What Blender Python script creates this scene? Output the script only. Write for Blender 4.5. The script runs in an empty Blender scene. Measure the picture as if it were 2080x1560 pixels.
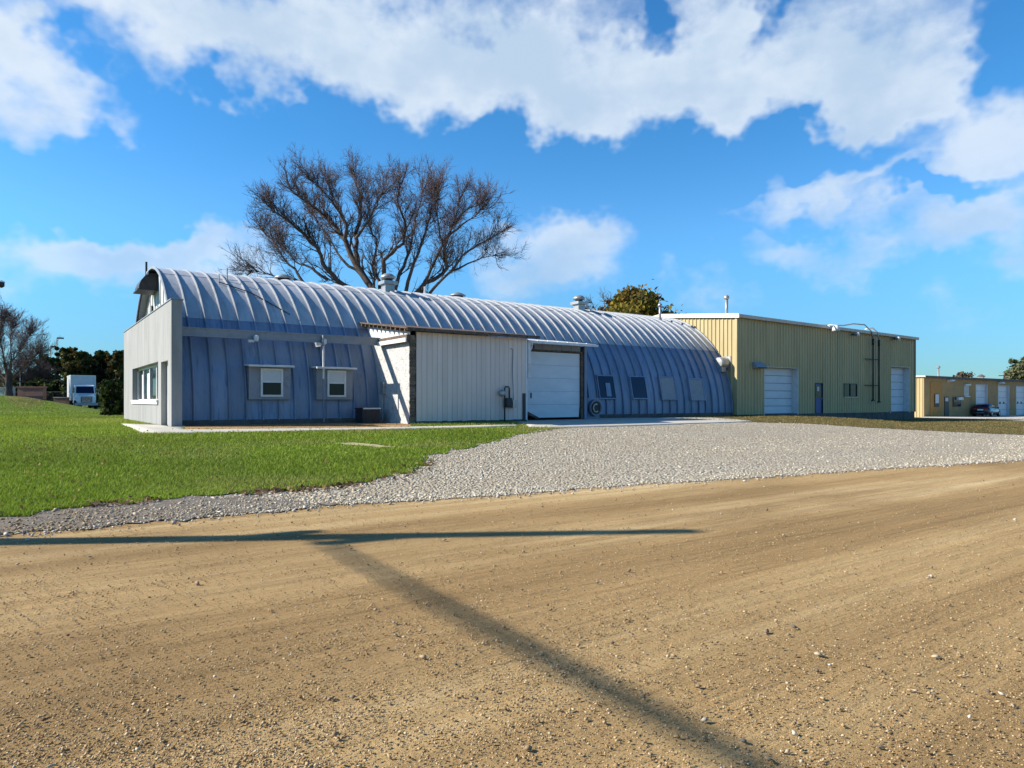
import bpy, math, random
import numpy as np
from mathutils import Vector
from mathutils.geometry import delaunay_2d_cdt

sc = bpy.context.scene
C = sc.collection
R = math.radians

# ------------------------------------------------------------------ camera
F, CX, HZ, ZC = 1410.0, 1040.0, 815.0, 0.81
_n = math.hypot(987, 1410); SA = 987 / _n; CA = 1410 / _n
cam = bpy.data.cameras.new('camera'); cam_o = bpy.data.objects.new('camera', cam); C.objects.link(cam_o)
cam.sensor_width = 36; cam.lens = F / 2080 * 36
cam.shift_y = (HZ - 780) / 2080
cam.clip_start = 0.1; cam.clip_end = 8000
cam_o.location = (0, 0, ZC)
cam_o.rotation_euler = (R(90), 0, -math.atan2(SA, CA))
sc.camera = cam_o

# ------------------------------------------------------------------ sky, sun, exposure
SUN_EL = R(32.5); SUN_AZ = math.atan2(-.863, .505)      # azimuth from +Y, clockwise positive
sun = bpy.data.lights.new('sun', 'SUN'); sun.energy = 5.0; sun.angle = R(0.53); sun.color = (1, .94, .83)
sun_o = bpy.data.objects.new('sun', sun); C.objects.link(sun_o)
sdir = Vector((-.863 * math.cos(SUN_EL), .505 * math.cos(SUN_EL), math.sin(SUN_EL))).normalized()
sun_o.rotation_euler = sdir.to_track_quat('Z', 'Y').to_euler()
sun_o.location = (-40, 20, 40)
sc.view_settings.view_transform = 'Standard'; sc.view_settings.look = 'None'
sc.view_settings.gamma = 1; sc.view_settings.use_curve_mapping = False
sc.view_settings.exposure = 0.8
sc.cycles.use_denoising = True
sc.cycles.max_bounces = 5; sc.cycles.diffuse_bounces = 2; sc.cycles.glossy_bounces = 3
sc.cycles.transparent_max_bounces = 8


def N(nt, t, **k):
    n = nt.nodes.new(t)
    for a, b in k.items():
        if a == 'ins':
            for i, v in b.items():
                n.inputs[i].default_value = v
        else:
            setattr(n, a, b)
    return n


def math_n(nt, op, a, b=None, clamp=False):
    n = nt.nodes.new('ShaderNodeMath'); n.operation = op; n.use_clamp = clamp
    for i, v in enumerate((a, b)):
        if v is None: continue
        if isinstance(v, (int, float)): n.inputs[i].default_value = v
        else: nt.links.new(v, n.inputs[i])
    return n.outputs[0]


def azel(u, v):
    r = (u - CX) / F
    d = Vector((r * CA + SA, -r * SA + CA, (HZ - v) / F)).normalized()
    return math.atan2(d.x, d.y), math.asin(d.z)


def cloud_group():
    g = bpy.data.node_groups.new('cloud_density', 'ShaderNodeTree')
    g.interface.new_socket('Vector', in_out='INPUT', socket_type='NodeSocketVector')
    g.interface.new_socket('Density', in_out='OUTPUT', socket_type='NodeSocketFloat')
    g.interface.new_socket('Relief', in_out='OUTPUT', socket_type='NodeSocketFloat')
    gi = g.nodes.new('NodeGroupInput'); go = g.nodes.new('NodeGroupOutput'); L = g.links.new
    def noise(scale, detail, rough, sx, sy, out='Fac', off=0.0):
        m = N(g, 'ShaderNodeVectorMath', operation='MULTIPLY_ADD'); m.inputs[1].default_value = (sx, sy, 1); m.inputs[2].default_value = (off, off * .7, 0)
        L(gi.outputs[0], m.inputs[0])
        n = N(g, 'ShaderNodeTexNoise', noise_dimensions='2D'); n.inputs['Scale'].default_value = scale; n.inputs['Detail'].default_value = detail
        n.inputs['Roughness'].default_value = rough; L(m.outputs[0], n.inputs[0])
        return n.outputs[out]
    # warp of the position gives the blobs their ragged outline
    w = N(g, 'ShaderNodeVectorMath', operation='SUBTRACT'); L(noise(7, 4, .6, 1, 1.2, 'Color', 3.1), w.inputs[0]); w.inputs[1].default_value = (.5, .5, .5)
    w2 = N(g, 'ShaderNodeVectorMath', operation='SCALE'); L(w.outputs[0], w2.inputs[0]); w2.inputs['Scale'].default_value = .17
    pos = N(g, 'ShaderNodeVectorMath', operation='ADD'); L(gi.outputs[0], pos.inputs[0]); L(w2.outputs[0], pos.inputs[1])
    # (u, v, half width px, half height px, weight)
    blobs = [(330, 40, 330, 110, .85), (640, 80, 330, 130, .95), (960, 110, 300, 150, 1.0), (1120, 168, 260, 105, .9), (1290, 218, 210, 78, .75),
             (1420, 70, 120, 150, .95), (1400, 275, 150, 60, .6), (1480, 180, 120, 110, .6), (1720, 110, 270, 170, 1.1), (1640, 210, 150, 90, .6), (1880, 240, 210, 105, .9), (2080, 310, 170, 90, .9),
             (70, 190, 180, 120, .9), (180, 255, 130, 75, .75), (10, 90, 80, 90, .6),
             (215, 505, 160, 70, 1.4), (420, 520, 180, 60, 1.15), (150, 570, 150, 66, 1.0), (1140, 490, 160, 70, .95), (1120, 555, 120, 45, .5),
             (1670, 385, 110, 45, .75), (1790, 420, 90, 35, .6), (1600, 480, 130, 45, .75), (1740, 520, 140, 48, .75), (1540, 395, 70, 30, .35),
             (1940, 455, 120, 70, .9), (2060, 490, 140, 65, .9), (1430, 620, 90, 40, .5), (1980, 640, 170, 45, .5), (1090, 595, 80, 45, .45), (1290, 320, 70, 30, .4),
             # clear patches
             (560, 320, 420, 110, -.9), (1250, 390, 330, 70, -.8), (1535, 270, 55, 60, -.6), (1305, 40, 32, 80, -.8), (1540, 20, 40, 70, -.8),
             (2050, 90, 80, 150, -1.0), (360, 5, 50, 28, -.5), (130, 80, 50, 60, -.6), (300, 400, 330, 75, -.8), (1620, 322, 260, 36, -.8), (1930, 372, 200, 26, -.9), (1640, 435, 60, 18, -.5), (1850, 400, 60, 40, -.4), (1250, 300, 330, 45, -.5),
             (760, 560, 260, 120, -.5), (40, 430, 130, 90, -.6), (1900, 380, 120, 25, -.3), (1350, 480, 130, 80, -.5)]
    n1 = noise(3.2, 6, .58, 1, 1.9); n2 = noise(3.2, 4, .58, 1, 1.9, off=.085)
    acc = n1
    acc = math_n(g, 'ADD', math_n(g, 'MULTIPLY', math_n(g, 'SUBTRACT', acc, .5), .95), .34)
    for (u, v, hw, hh, wt) in blobs:
        a, e = azel(u, v); a2, _ = azel(u + hw, v); a1, _ = azel(u - hw, v); _, e2 = azel(u, v - hh); _, e1 = azel(u, v + hh)
        s = N(g, 'ShaderNodeVectorMath', operation='MULTIPLY_ADD'); L(pos.outputs[0], s.inputs[0]); kx, ky = 2 / (a2 - a1) / 1.4, 2 / (e2 - e1) / 1.4
        s.inputs[1].default_value = (kx, ky, 0); s.inputs[2].default_value = (-a * kx, -e * ky, 0)
        gr = N(g, 'ShaderNodeTexGradient', gradient_type='SPHERICAL'); L(s.outputs[0], gr.inputs[0])
        ma = N(g, 'ShaderNodeMath', operation='MULTIPLY_ADD'); L(gr.outputs['Fac'], ma.inputs[0]); ma.inputs[1].default_value = wt * .72; L(acc, ma.inputs[2])
        acc = ma.outputs[0]
    fine = noise(16, 5, .62, 1, 1.3, off=9)
    acc = math_n(g, 'ADD', acc, math_n(g, 'MULTIPLY', math_n(g, 'SUBTRACT', fine, .5), .24))
    L(acc, go.inputs[0])
    L(math_n(g, 'ADD', math_n(g, 'SUBTRACT', n1, n2), math_n(g, 'MULTIPLY', math_n(g, 'SUBTRACT', fine, .5), .35)), go.inputs[1])
    return g


world = bpy.data.worlds.new('World'); sc.world = world; world.use_nodes = True
nt = world.node_tree; nt.nodes.clear(); L = nt.links.new
sky = N(nt, 'ShaderNodeTexSky', sky_type='NISHITA', sun_disc=False)
sky.sun_elevation = SUN_EL; sky.sun_rotation = SUN_AZ; sky.altitude = 300; sky.air_density = 1.0; sky.dust_density = .25; sky.ozone_density = 2.2
hs = N(nt, 'ShaderNodeHueSaturation'); hs.inputs['Hue'].default_value = .501; hs.inputs['Saturation'].default_value = 1.1; hs.inputs['Value'].default_value = 1.7
L(sky.outputs[0], hs.inputs['Color'])
tc = N(nt, 'ShaderNodeTexCoord'); sx = N(nt, 'ShaderNodeSeparateXYZ'); L(tc.outputs['Generated'], sx.inputs[0])
az = math_n(nt, 'ARCTAN2', sx.outputs[0], sx.outputs[1]); el = math_n(nt, 'ARCSINE', sx.outputs[2])
cv = N(nt, 'ShaderNodeCombineXYZ'); L(az, cv.inputs[0]); L(el, cv.inputs[1])
cg = cloud_group()
g1 = N(nt, 'ShaderNodeGroup', node_tree=cg); L(cv.outputs[0], g1.inputs[0])
alpha = N(nt, 'ShaderNodeMapRange', interpolation_type='SMOOTHSTEP'); L(g1.outputs[0], alpha.inputs[0])
alpha.inputs[1].default_value = .37; alpha.inputs[2].default_value = 1.06; alpha.inputs[4].default_value = .97
# lit towards the sun and upwards, greyer where more cloud lies that way
lit = N(nt, 'ShaderNodeMapRange', interpolation_type='SMOOTHSTEP'); L(math_n(nt, 'SUBTRACT', math_n(nt, 'MULTIPLY', g1.outputs[1], 1.5), math_n(nt, 'MULTIPLY', g1.outputs[0], .55)), lit.inputs[0])
lit.inputs[1].default_value = -.95; lit.inputs[2].default_value = -.15; lit.inputs[3].default_value = 0; lit.inputs[4].default_value = 1
# clear autumn air: pale blue at the horizon, overhead darkened further to cut fill light
tint = N(nt, 'ShaderNodeValToRGB'); L(math_n(nt, 'DIVIDE', el, math.pi / 2), tint.inputs[0]); tint.color_ramp.interpolation = 'EASE'
while len(tint.color_ramp.elements) < 5: tint.color_ramp.elements.new(.5)
for q, (p_, c_) in zip(tint.color_ramp.elements, ((0, (.185, .335, .46)), (.15, (.36, .66, .82)), (.24, (.27, .63, .80)), (.45, (.20, .55, .78)), (.85, (.11, .20, .26)))):
    q.position = p_; q.color = (*c_, 1)
skc = N(nt, 'ShaderNodeMix', data_type='RGBA', blend_type='MULTIPLY'); skc.inputs[0].default_value = 1; L(hs.outputs[0], skc.inputs[6]); L(tint.outputs[0], skc.inputs[7])
cc = N(nt, 'ShaderNodeMix', data_type='RGBA'); L(lit.outputs[0], cc.inputs[0])
cc.inputs[6].default_value = (3.5, 4.5, 5.7, 1); cc.inputs[7].default_value = (5.2, 5.85, 6.6, 1)
mx = N(nt, 'ShaderNodeMix', data_type='RGBA'); L(skc.outputs[2], mx.inputs[6]); L(cc.outputs[2], mx.inputs[7])
# far clouds near the horizon thin out into the air
hz = N(nt, 'ShaderNodeMapRange'); L(el, hz.inputs[0]); hz.inputs[1].default_value = .0; hz.inputs[2].default_value = .42; hz.inputs[3].default_value = .5; hz.inputs[4].default_value = 1
L(math_n(nt, 'MULTIPLY', alpha.outputs[0], hz.outputs[0]), mx.inputs[0])
bg = N(nt, 'ShaderNodeBackground'); bg.inputs['Strength'].default_value = .086; L(mx.outputs[2], bg.inputs[0])
wo = N(nt, 'ShaderNodeOutputWorld'); L(bg.outputs[0], wo.inputs[0])


# ------------------------------------------------------------------ helpers
def S(t):
    t = np.clip(t, 0, 1); return t * t * (3 - 2 * t)


def gz(X, Y):
    """height of the ground"""
    X = np.asarray(X, float); Y = np.asarray(Y, float)
    top = -.10 - .38 * S((X - 37.2) / 6.5) - .011 * np.clip(X - 44, 0, 45)
    top = top + 1.5 * S((Y - 46) / 38) * S((6 - X) / 7)
    return -.75 + (top + .75) * S((Y - 9.3) / 14.5)


def gh(x, y): return float(gz(x, y))


def ray(u, v):
    r = (u - CX) / F
    return np.array((r * CA + SA, -r * SA + CA, (HZ - v) / F))


def hit(u, v):
    """ground point seen at a pixel of the photograph"""
    d = ray(u, v); t = 2.0
    while t < 400 and ZC + t * d[2] > gh(t * d[0], t * d[1]): t += .25
    a, b = t - .25, t
    for _ in range(30):
        m = (a + b) / 2
        if ZC + m * d[2] > gh(m * d[0], m * d[1]): a = m
        else: b = m
    return (a * d[0], a * d[1])


def at(u, v, f):
    d = ray(u, v); return Vector((f * d[0], f * d[1], ZC + f * d[2]))


def fwd(x, y): return x * SA + y * CA


class MB:
    def __init__(s): s.v = []; s.f = []
    def add(s, vs, fs):
        o = len(s.v); s.v += [tuple(p) for p in vs]; s.f += [tuple(i + o for i in f) for f in fs]; return s
    def box(s, x0, x1, y0, y1, z0, z1):
        return s.add([(x, y, z) for z in (z0, z1) for y in (y0, y1) for x in (x0, x1)],
                     [(0, 2, 3, 1), (4, 5, 7, 6), (0, 1, 5, 4), (2, 6, 7, 3), (0, 4, 6, 2), (1, 3, 7, 5)])
    def hexa(s, p):  # 8 points, bottom ring 4 then top ring 4
        return s.add(p, [(3, 2, 1, 0), (4, 5, 6, 7), (0, 1, 5, 4), (1, 2, 6, 5), (2, 3, 7, 6), (3, 0, 4, 7)])
    def bar(s, a, b, w, h=None, up=(0, 0, 1)):
        a = Vector(a); b = Vector(b); d = (b - a).normalized(); h = h or w
        u = Vector(up)
        if abs(d.dot(u)) > .98: u = Vector((1, 0, 0))
        x = d.cross(u).normalized() * w / 2; y = x.cross(d).normalized() * h / 2
        return s.hexa([a - x - y, a + x - y, b + x - y, b - x - y, a - x + y, a + x + y, b + x + y, b - x + y])
    def tube(s, pts, rad, n=8, cap=True):
        pts = [Vector(p) for p in pts]; m = len(pts)
        if isinstance(rad, (int, float)): rad = [rad] * m
        vs = []; fs = []
        ref = None
        for i, p in enumerate(pts):
            d = (pts[min(i + 1, m - 1)] - pts[max(i - 1, 0)]).normalized()
            if ref is None:
                ref = Vector((0, 0, 1)) if abs(d.z) < .9 else Vector((1, 0, 0))
            x = d.cross(ref).normalized(); y = x.cross(d).normalized(); ref = y
            for k in range(n):
                a = 2 * math.pi * k / n; vs.append(p + (x * math.cos(a) + y * math.sin(a)) * rad[i])
        for i in range(m - 1):
            for k in range(n):
                k2 = (k + 1) % n; fs.append((i * n + k, i * n + k2, (i + 1) * n + k2, (i + 1) * n + k))
        if cap: fs += [tuple(range(n))[::-1], tuple((m - 1) * n + k for k in range(n))]
        return s.add(vs, fs)
    def lathe(s, prof, c=(0, 0, 0), n=16, ax='z'):
        vs = []; fs = []
        for (r, z) in prof:
            for k in range(n):
                a = 2 * math.pi * k / n; p = (r * math.cos(a), r * math.sin(a), z)
                if ax == 'y': p = (p[0], z, p[1])
                if ax == 'x': p = (z, p[0], p[1])
                vs.append((c[0] + p[0], c[1] + p[1], c[2] + p[2]))
        m = len(prof)
        for i in range(m - 1):
            for k in range(n):
                k2 = (k + 1) % n; fs.append((i * n + k, i * n + k2, (i + 1) * n + k2, (i + 1) * n + k))
        fs += [tuple(range(n))[::-1], tuple((m - 1) * n + k for k in range(n))]
        return s.add(vs, fs)
    def prism(s, poly, a, b, ax='y'):
        """extrude a 2D polygon along an axis"""
        n = len(poly)
        def P(q, t): return {'x': (t, q[0], q[1]), 'y': (q[0], t, q[1]), 'z': (q[0], q[1], t)}[ax]
        vs = [P(q, a) for q in poly] + [P(q, b) for q in poly]
        return s.add(vs, [tuple(range(n))[::-1], tuple(range(n, 2 * n))] + [(i, (i + 1) % n, n + (i + 1) % n, n + i) for i in range(n)])
    def mesh(s, name, mat, origin=(0, 0, 0), smooth=False):
        me = bpy.data.meshes.new(name); o = origin
        me.from_pydata([(p[0] - o[0], p[1] - o[1], p[2] - o[2]) for p in s.v], [], s.f)
        import bmesh
        bm = bmesh.new(); bm.from_mesh(me); bmesh.ops.recalc_face_normals(bm, faces=bm.faces); bm.to_mesh(me); bm.free()
        if smooth: me.polygons.foreach_set('use_smooth', [True] * len(me.polygons))
        me.materials.append(mat); me.update()
        return me


def root_loc(o):
    while o.parent: o = o.parent
    return o.location


def link(name, me, parent=None, loc=(0, 0, 0)):
    o = bpy.data.objects.new(name, me); C.objects.link(o); o.location = loc
    if parent: o.parent = parent
    return o


def part(name, mb, mat, parent, smooth=False, label=None):
    o = link(name, mb.mesh(name, mat, root_loc(parent), smooth), parent)
    if label: o['label'] = label
    return o


def tag(o, label=None, cat=None, group=None, kind=None):
    if label: o['label'] = label
    if cat: o['category'] = cat
    if group: o['group'] = group
    if kind: o['kind'] = kind
    return o


def thing(name, loc, label, cat, group=None, rz=0):
    o = bpy.data.objects.new(name, None); C.objects.link(o); o.location = loc; o.rotation_euler = (0, 0, rz)
    o.empty_display_size = .2
    return tag(o, label, cat, group)


def single(name, mb, mat, label, cat, loc=(0, 0, 0), group=None, smooth=False):
    return tag(link(name, mb.mesh(name, mat, loc, smooth), None, loc), label, cat, group)


def np_mesh(name, verts, faces, mat, cols=None, smooth=False):
    """verts (n,3), faces (m,k) numpy"""
    me = bpy.data.meshes.new(name); n, (m, k) = len(verts), faces.shape
    me.vertices.add(n); me.vertices.foreach_set('co', np.ascontiguousarray(verts, np.float32).ravel())
    me.loops.add(m * k); me.loops.foreach_set('vertex_index', np.ascontiguousarray(faces, np.int32).ravel())
    me.polygons.add(m); me.polygons.foreach_set('loop_start', np.arange(0, m * k, k, dtype=np.int32))
    me.polygons.foreach_set('loop_total', np.full(m, k, np.int32))
    if smooth: me.polygons.foreach_set('use_smooth', np.ones(m, bool))
    if cols is not None:
        a = me.color_attributes.new('col', 'FLOAT_COLOR', 'POINT')
        cc = np.ones((n, 4), np.float32); cc[:, :3] = cols; a.data.foreach_set('color', cc.ravel())
    me.update(calc_edges=True); me.materials.append(mat)
    return me


# ------------------------------------------------------------------ materials
def base(name):
    m = bpy.data.materials.new(name); m.use_nodes = True; nt = m.node_tree
    b = nt.nodes['Principled BSDF']; return m, nt, b


def ramp(nt, fac, stops):
    r = N(nt, 'ShaderNodeValToRGB'); nt.links.new(fac, r.inputs[0]); e = r.color_ramp.elements
    while len(e) < len(stops): e.new(.5)
    for q, (p, c) in zip(e, stops):
        q.position = p; q.color = (*c, 1) if len(c) == 3 else c
    return r.outputs[0]


def noise_n(nt, scale, detail=5, rough=.55, stretch=(1, 1, 1), coord='pos', out='Fac', dist=0):
    if coord == 'pos':
        src = N(nt, 'ShaderNodeNewGeometry').outputs['Position']
    else:
        src = N(nt, 'ShaderNodeTexCoord').outputs['Object']
    m = N(nt, 'ShaderNodeMapping'); m.inputs['Scale'].default_value = stretch; nt.links.new(src, m.inputs[0])
    n = N(nt, 'ShaderNodeTexNoise'); n.inputs['Scale'].default_value = scale; n.inputs['Detail'].default_value = detail
    n.inputs['Roughness'].default_value = rough; n.inputs['Distortion'].default_value = dist
    nt.links.new(m.outputs[0], n.inputs[0]); return n.outputs[out]


def mixc(nt, fac, a, b, blend='MIX'):
    m = N(nt, 'ShaderNodeMix', data_type='RGBA', blend_type=blend)
    for i, v in ((0, fac), (6, a), (7, b)):
        if isinstance(v, (int, float)): m.inputs[i].default_value = v
        elif isinstance(v, tuple): m.inputs[i].default_value = (*v[:3], 1)
        else: nt.links.new(v, m.inputs[i])
    return m.outputs[2]


def bump(nt, b, h, strength=.3, dist=.02, prev=None):
    n = N(nt, 'ShaderNodeBump'); n.inputs['Strength'].default_value = strength; n.inputs['Distance'].default_value = dist
    nt.links.new(h, n.inputs['Height'])
    if prev: nt.links.new(prev, n.inputs['Normal'])
    nt.links.new(n.outputs[0], b.inputs['Normal']); return n.outputs[0]


def two(name, c1, c2, scale=3, rough=.6, stretch=(1, 1, 1), bs=.15, bscale=40, metal=0, lo=.35, hi=.65, dirt=None, dscale=1.2, dstretch=(1, 1, 1), spec=.4, objrand=0.0, patch=None):
    m, nt, b = base(name)
    c = ramp(nt, noise_n(nt, scale, 6, .6, stretch), [(lo, c1), (hi, c2)])
    if dirt:
        f = ramp(nt, noise_n(nt, dscale, 7, .65, dstretch), [(.52, (0, 0, 0)), (.72, (.8, .8, .8))])
        c = mixc(nt, f, c, dirt)
    if patch:                                    # faded and stained areas
        f = ramp(nt, noise_n(nt, 1.1, 8, .7, (1.3, .7, .7), dist=.6), [(.42, (.55, .55, .55)), (.5, (0, 0, 0)), (.58, (0, 0, 0)), (.68, (.6, .6, .6))])
        c = mixc(nt, f, c, patch)
    if objrand:
        oi = N(nt, 'ShaderNodeObjectInfo'); mr = N(nt, 'ShaderNodeMapRange'); nt.links.new(oi.outputs['Random'], mr.inputs[0])
        mr.inputs[3].default_value = 1 - objrand; mr.inputs[4].default_value = 1 + objrand
        cmb = N(nt, 'ShaderNodeCombineColor')
        for i in range(3): nt.links.new(mr.outputs[0], cmb.inputs[i])
        c = mixc(nt, 1.0, c, cmb.outputs[0], 'MULTIPLY')
    nt.links.new(c, b.inputs['Base Color'])
    b.inputs['Roughness'].default_value = rough; b.inputs['Metallic'].default_value = metal; b.inputs['Specular IOR Level'].default_value = spec
    if bs: bump(nt, b, noise_n(nt, bscale, 4, .6), bs, .01)
    return m


def vcol(name, rough=.9, spec=.15, trans=0.0, bs=0):
    m, nt, b = base(name)
    a = N(nt, 'ShaderNodeVertexColor', layer_name='col'); nt.links.new(a.outputs[0], b.inputs['Base Color'])
    b.inputs['Roughness'].default_value = rough; b.inputs['Specular IOR Level'].default_value = spec
    if bs: bump(nt, b, noise_n(nt, 90, 3, .6), bs, .005)
    if trans:
        t = N(nt, 'ShaderNodeBsdfTranslucent'); nt.links.new(a.outputs[0], t.inputs[0])
        ms = N(nt, 'ShaderNodeMixShader'); ms.inputs[0].default_value = trans
        nt.links.new(b.outputs[0], ms.inputs[1]); nt.links.new(t.outputs[0], ms.inputs[2])
        nt.links.new(ms.outputs[0], nt.nodes['Material Output'].inputs[0])
    return m


M = {}
M['quonset'] = two('quonset_metal', (.15, .21, .315), (.21, .27, .37), 1.6, .5, (1, .35, .35), .06, 14, metal=.15, dirt=(.065, .095, .15), dscale=3.2, dstretch=(2.6, .3, .3), objrand=.13, patch=(.20, .235, .28))  # blue paint of the lower row, with the shaded tone mixed in
M['upper'] = two('upper_roof_metal', (.39, .405, .43), (.48, .495, .515), 1.6, .5, (1, .35, .35), .06, 14, metal=.15, dirt=(.27, .285, .32), dscale=2.8, dstretch=(2.2, .4, .4), objrand=.11, patch=(.33, .345, .36))  # paler metal above the seam, carrying the sunlit tone
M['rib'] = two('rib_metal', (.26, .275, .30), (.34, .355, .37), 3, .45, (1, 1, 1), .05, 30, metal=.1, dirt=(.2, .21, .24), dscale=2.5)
M['stucco'] = two('white_stucco', (.27, .263, .254), (.33, .322, .312), 1.3, .85, (1, 1, .35), .5, 26, dirt=(.20, .193, .18), dscale=1.6, dstretch=(1, 2.6, .16))
M['white'] = two('white_paint', (.60, .60, .585), (.68, .68, .67), 4, .5, bs=.05, dirt=(.5, .49, .46), dscale=3)
M['gable'] = two('gable_white_metal', (.42, .42, .41), (.56, .56, .55), 2, .55, (1, 3, .4), .05, 20)
M['board'] = two('annex_boards', (.63, .51, .445), (.70, .575, .51), 1.6, .6, (3, 1, .25), .12, 30, objrand=.06)
M['door'] = two('door_white', (.58, .61, .645), (.66, .685, .71), 1.2, .5, (1, 1, 3), .05, 20)
M['brickwhite'] = None
M['darkbrick'] = two('bare_brick', (.10, .075, .055), (.20, .15, .11), 9, .9, bs=.5, bscale=35, objrand=.3)
M['wood'] = two('weathered_wood', (.06, .04, .03), (.16, .11, .08), 6, .85, (1, 1, 1), .3, 30)
M['dark'] = two('dark_metal', (.015, .016, .018), (.035, .035, .04), 5, .5, bs=.05)
M['beam'] = two('beam_paint', (.21, .23, .26), (.27, .29, .32), 2, .55, bs=.06, dirt=(.14, .15, .16), dscale=2)
M['yellow'] = two('yellow_siding', (.425, .335, .165), (.485, .385, .195), 1.2, .5, (1, 1, .25), .03, 10, dirt=(.35, .275, .135), dscale=1.4, dstretch=(2, 2, .2), objrand=.02)
M['trim'] = two('tan_trim', (.48, .44, .38), (.56, .52, .46), 2, .5, bs=.03)
M['cream'] = two('cream_trim', (.74, .70, .58), (.80, .76, .66), 2, .5, bs=.03)
M['tan'] = two('tan_block', (.31, .205, .085), (.375, .25, .11), 1.4, .85, (1, 1, 1), .3, 12, dirt=(.27, .165, .07), dscale=.6)
M['ochre'] = two('ochre_panel', (.34, .15, .012), (.40, .19, .02), 2, .6, bs=.05)
M['concrete'] = two('concrete', (.44, .40, .335), (.52, .48, .405), 2.5, .85, bs=.25, bscale=60, dirt=(.42, .39, .34), dscale=1.0)
M['foundation'] = two('foundation_concrete', (.07, .068, .065), (.12, .115, .105), 3, .9, bs=.4, bscale=25)
M['bark'] = two('bark', (.055, .04, .033), (.11, .083, .068), 6, .9, (1, 1, .3), .5, 20)
M['twig'] = two('twigs', (.06, .036, .036), (.095, .06, .058), 2, .85, bs=0)
M['bluedoor'] = two('blue_door', (.03, .06, .20), (.04, .08, .24), 3, .45, bs=.03)
M['galv'] = two('galvanised', (.30, .305, .30), (.40, .405, .40), 5, .42, metal=.5, bs=.05, dirt=(.3, .3, .3), dscale=4)
M['asphalt'] = two('asphalt', (.16, .15, .14), (.2, .19, .18), 2, .9, bs=.3)
M['redbrick'] = two('red_brick', (.20, .10, .085), (.28, .15, .12), 3, .9, bs=.3)
M['carpaint'], _nt, _b = base('dark_blue_car_paint'); _b.inputs['Base Color'].default_value = (.006, .009, .03, 1); _b.inputs['Roughness'].default_value = .22; _b.inputs['Coat Weight'].default_value = .6
M['truckwhite'] = two('truck_white', (.74, .75, .76), (.8, .81, .82), 2, .3, bs=.02)
M['boxwhite'] = two('box_panel', (.55, .57, .60), (.62, .64, .66), 1, .45, bs=.02)
M['rubber'] = two('rubber', (.012, .012, .012), (.025, .025, .025), 8, .8, bs=.1)
M['red'], _nt, _b = base('tail_light_red'); _b.inputs['Base Color'].default_value = (.5, .01, .015, 1); _b.inputs['Roughness'].default_value = .2
M['chrome'], _nt, _b = base('bright_metal'); _b.inputs['Base Color'].default_value = (.7, .7, .72, 1); _b.inputs['Metallic'].default_value = .9; _b.inputs['Roughness'].default_value = .25
M['lens'], _nt, _b = base('lamp_lens'); _b.inputs['Base Color'].default_value = (.85, .85, .82, 1); _b.inputs['Roughness'].default_value = .15
M['maroon'] = two('maroon_cover', (.05, .012, .012), (.09, .02, .02), 4, .6, bs=.05)
M['curtain'] = two('pale_blind', (.50, .52, .52), (.60, .62, .62), 3, .8, (1, 1, 14), 0)
M['glass'], _nt, _b = base('window_glass')
_b.inputs['Base Color'].default_value = (.010, .016, .018, 1); _b.inputs['Roughness'].default_value = .05; _b.inputs['Specular IOR Level'].default_value = .22
M['bluewin'], _nt, _b = base('tinted_glass')
_b.inputs['Base Color'].default_value = (.006, .012, .04, 1); _b.inputs['Roughness'].default_value = .06; _b.inputs['Specular IOR Level'].default_value = .3
M['leaf'] = vcol('leaves', .75, .2, .25)
M['grass'] = vcol('grass_blades', .7, .2, .3)
M['stone'] = vcol('stones', .9, .15, 0, .3)


def brickwhite():
    m, nt, b = base('white_painted_brick')
    tcn = N(nt, 'ShaderNodeNewGeometry'); sp = N(nt, 'ShaderNodeSeparateXYZ'); nt.links.new(tcn.outputs['Position'], sp.inputs[0])
    cb = N(nt, 'ShaderNodeCombineXYZ'); nt.links.new(sp.outputs[1], cb.inputs[0]); nt.links.new(sp.outputs[2], cb.inputs[1])
    br = N(nt, 'ShaderNodeTexBrick'); nt.links.new(cb.outputs[0], br.inputs[0]); br.inputs['Scale'].default_value = 1
    br.inputs['Brick Width'].default_value = .40; br.inputs['Row Height'].default_value = .135; br.inputs['Mortar Size'].default_value = .012
    br.inputs['Color1'].default_value = (1, 1, 1, 1); br.inputs['Color2'].default_value = (.8, .8, .8, 1); br.inputs['Mortar'].default_value = (0, 0, 0, 1)
    c = ramp(nt, noise_n(nt, 5, 6, .7), [(.38, (.38, .36, .33)), (.5, (.52, .51, .49))])
    c = mixc(nt, ramp(nt, noise_n(nt, 9, 8, .75, (1, 1, 2.2)), [(.53, (0, 0, 0)), (.62, (.8, .8, .8))]), c, (.22, .19, .165))
    nt.links.new(c, b.inputs['Base Color']); b.inputs['Roughness'].default_value = .85
    p = bump(nt, b, br.outputs['Color'], .5, .012); bump(nt, b, noise_n(nt, 22, 5, .7), .6, .02, p)
    return m


M['brickwhite'] = brickwhite()


def lawn_mat():
    m, nt, b = base('lawn_turf')
    c = ramp(nt, noise_n(nt, .22, 4, .55), [(.3, (.085, .135, .014)), (.5, (.115, .165, .017)), (.7, (.155, .19, .026))])
    c = mixc(nt, ramp(nt, noise_n(nt, 9, 6, .7), [(.35, (0, 0, 0)), (.7, (1, 1, 1))]), c, (.06, .10, .010))
    dry = ramp(nt, noise_n(nt, .5, 6, .62, (1, 2.2, 1)), [(.62, (0, 0, 0)), (.80, (.5, .5, .5))])
    c = mixc(nt, dry, c, (.24, .22, .07))
    nt.links.new(c, b.inputs['Base Color']); b.inputs['Roughness'].default_value = .9; b.inputs['Specular IOR Level'].default_value = .1
    bump(nt, b, noise_n(nt, 30, 6, .75), .9, .06)
    return m


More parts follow.
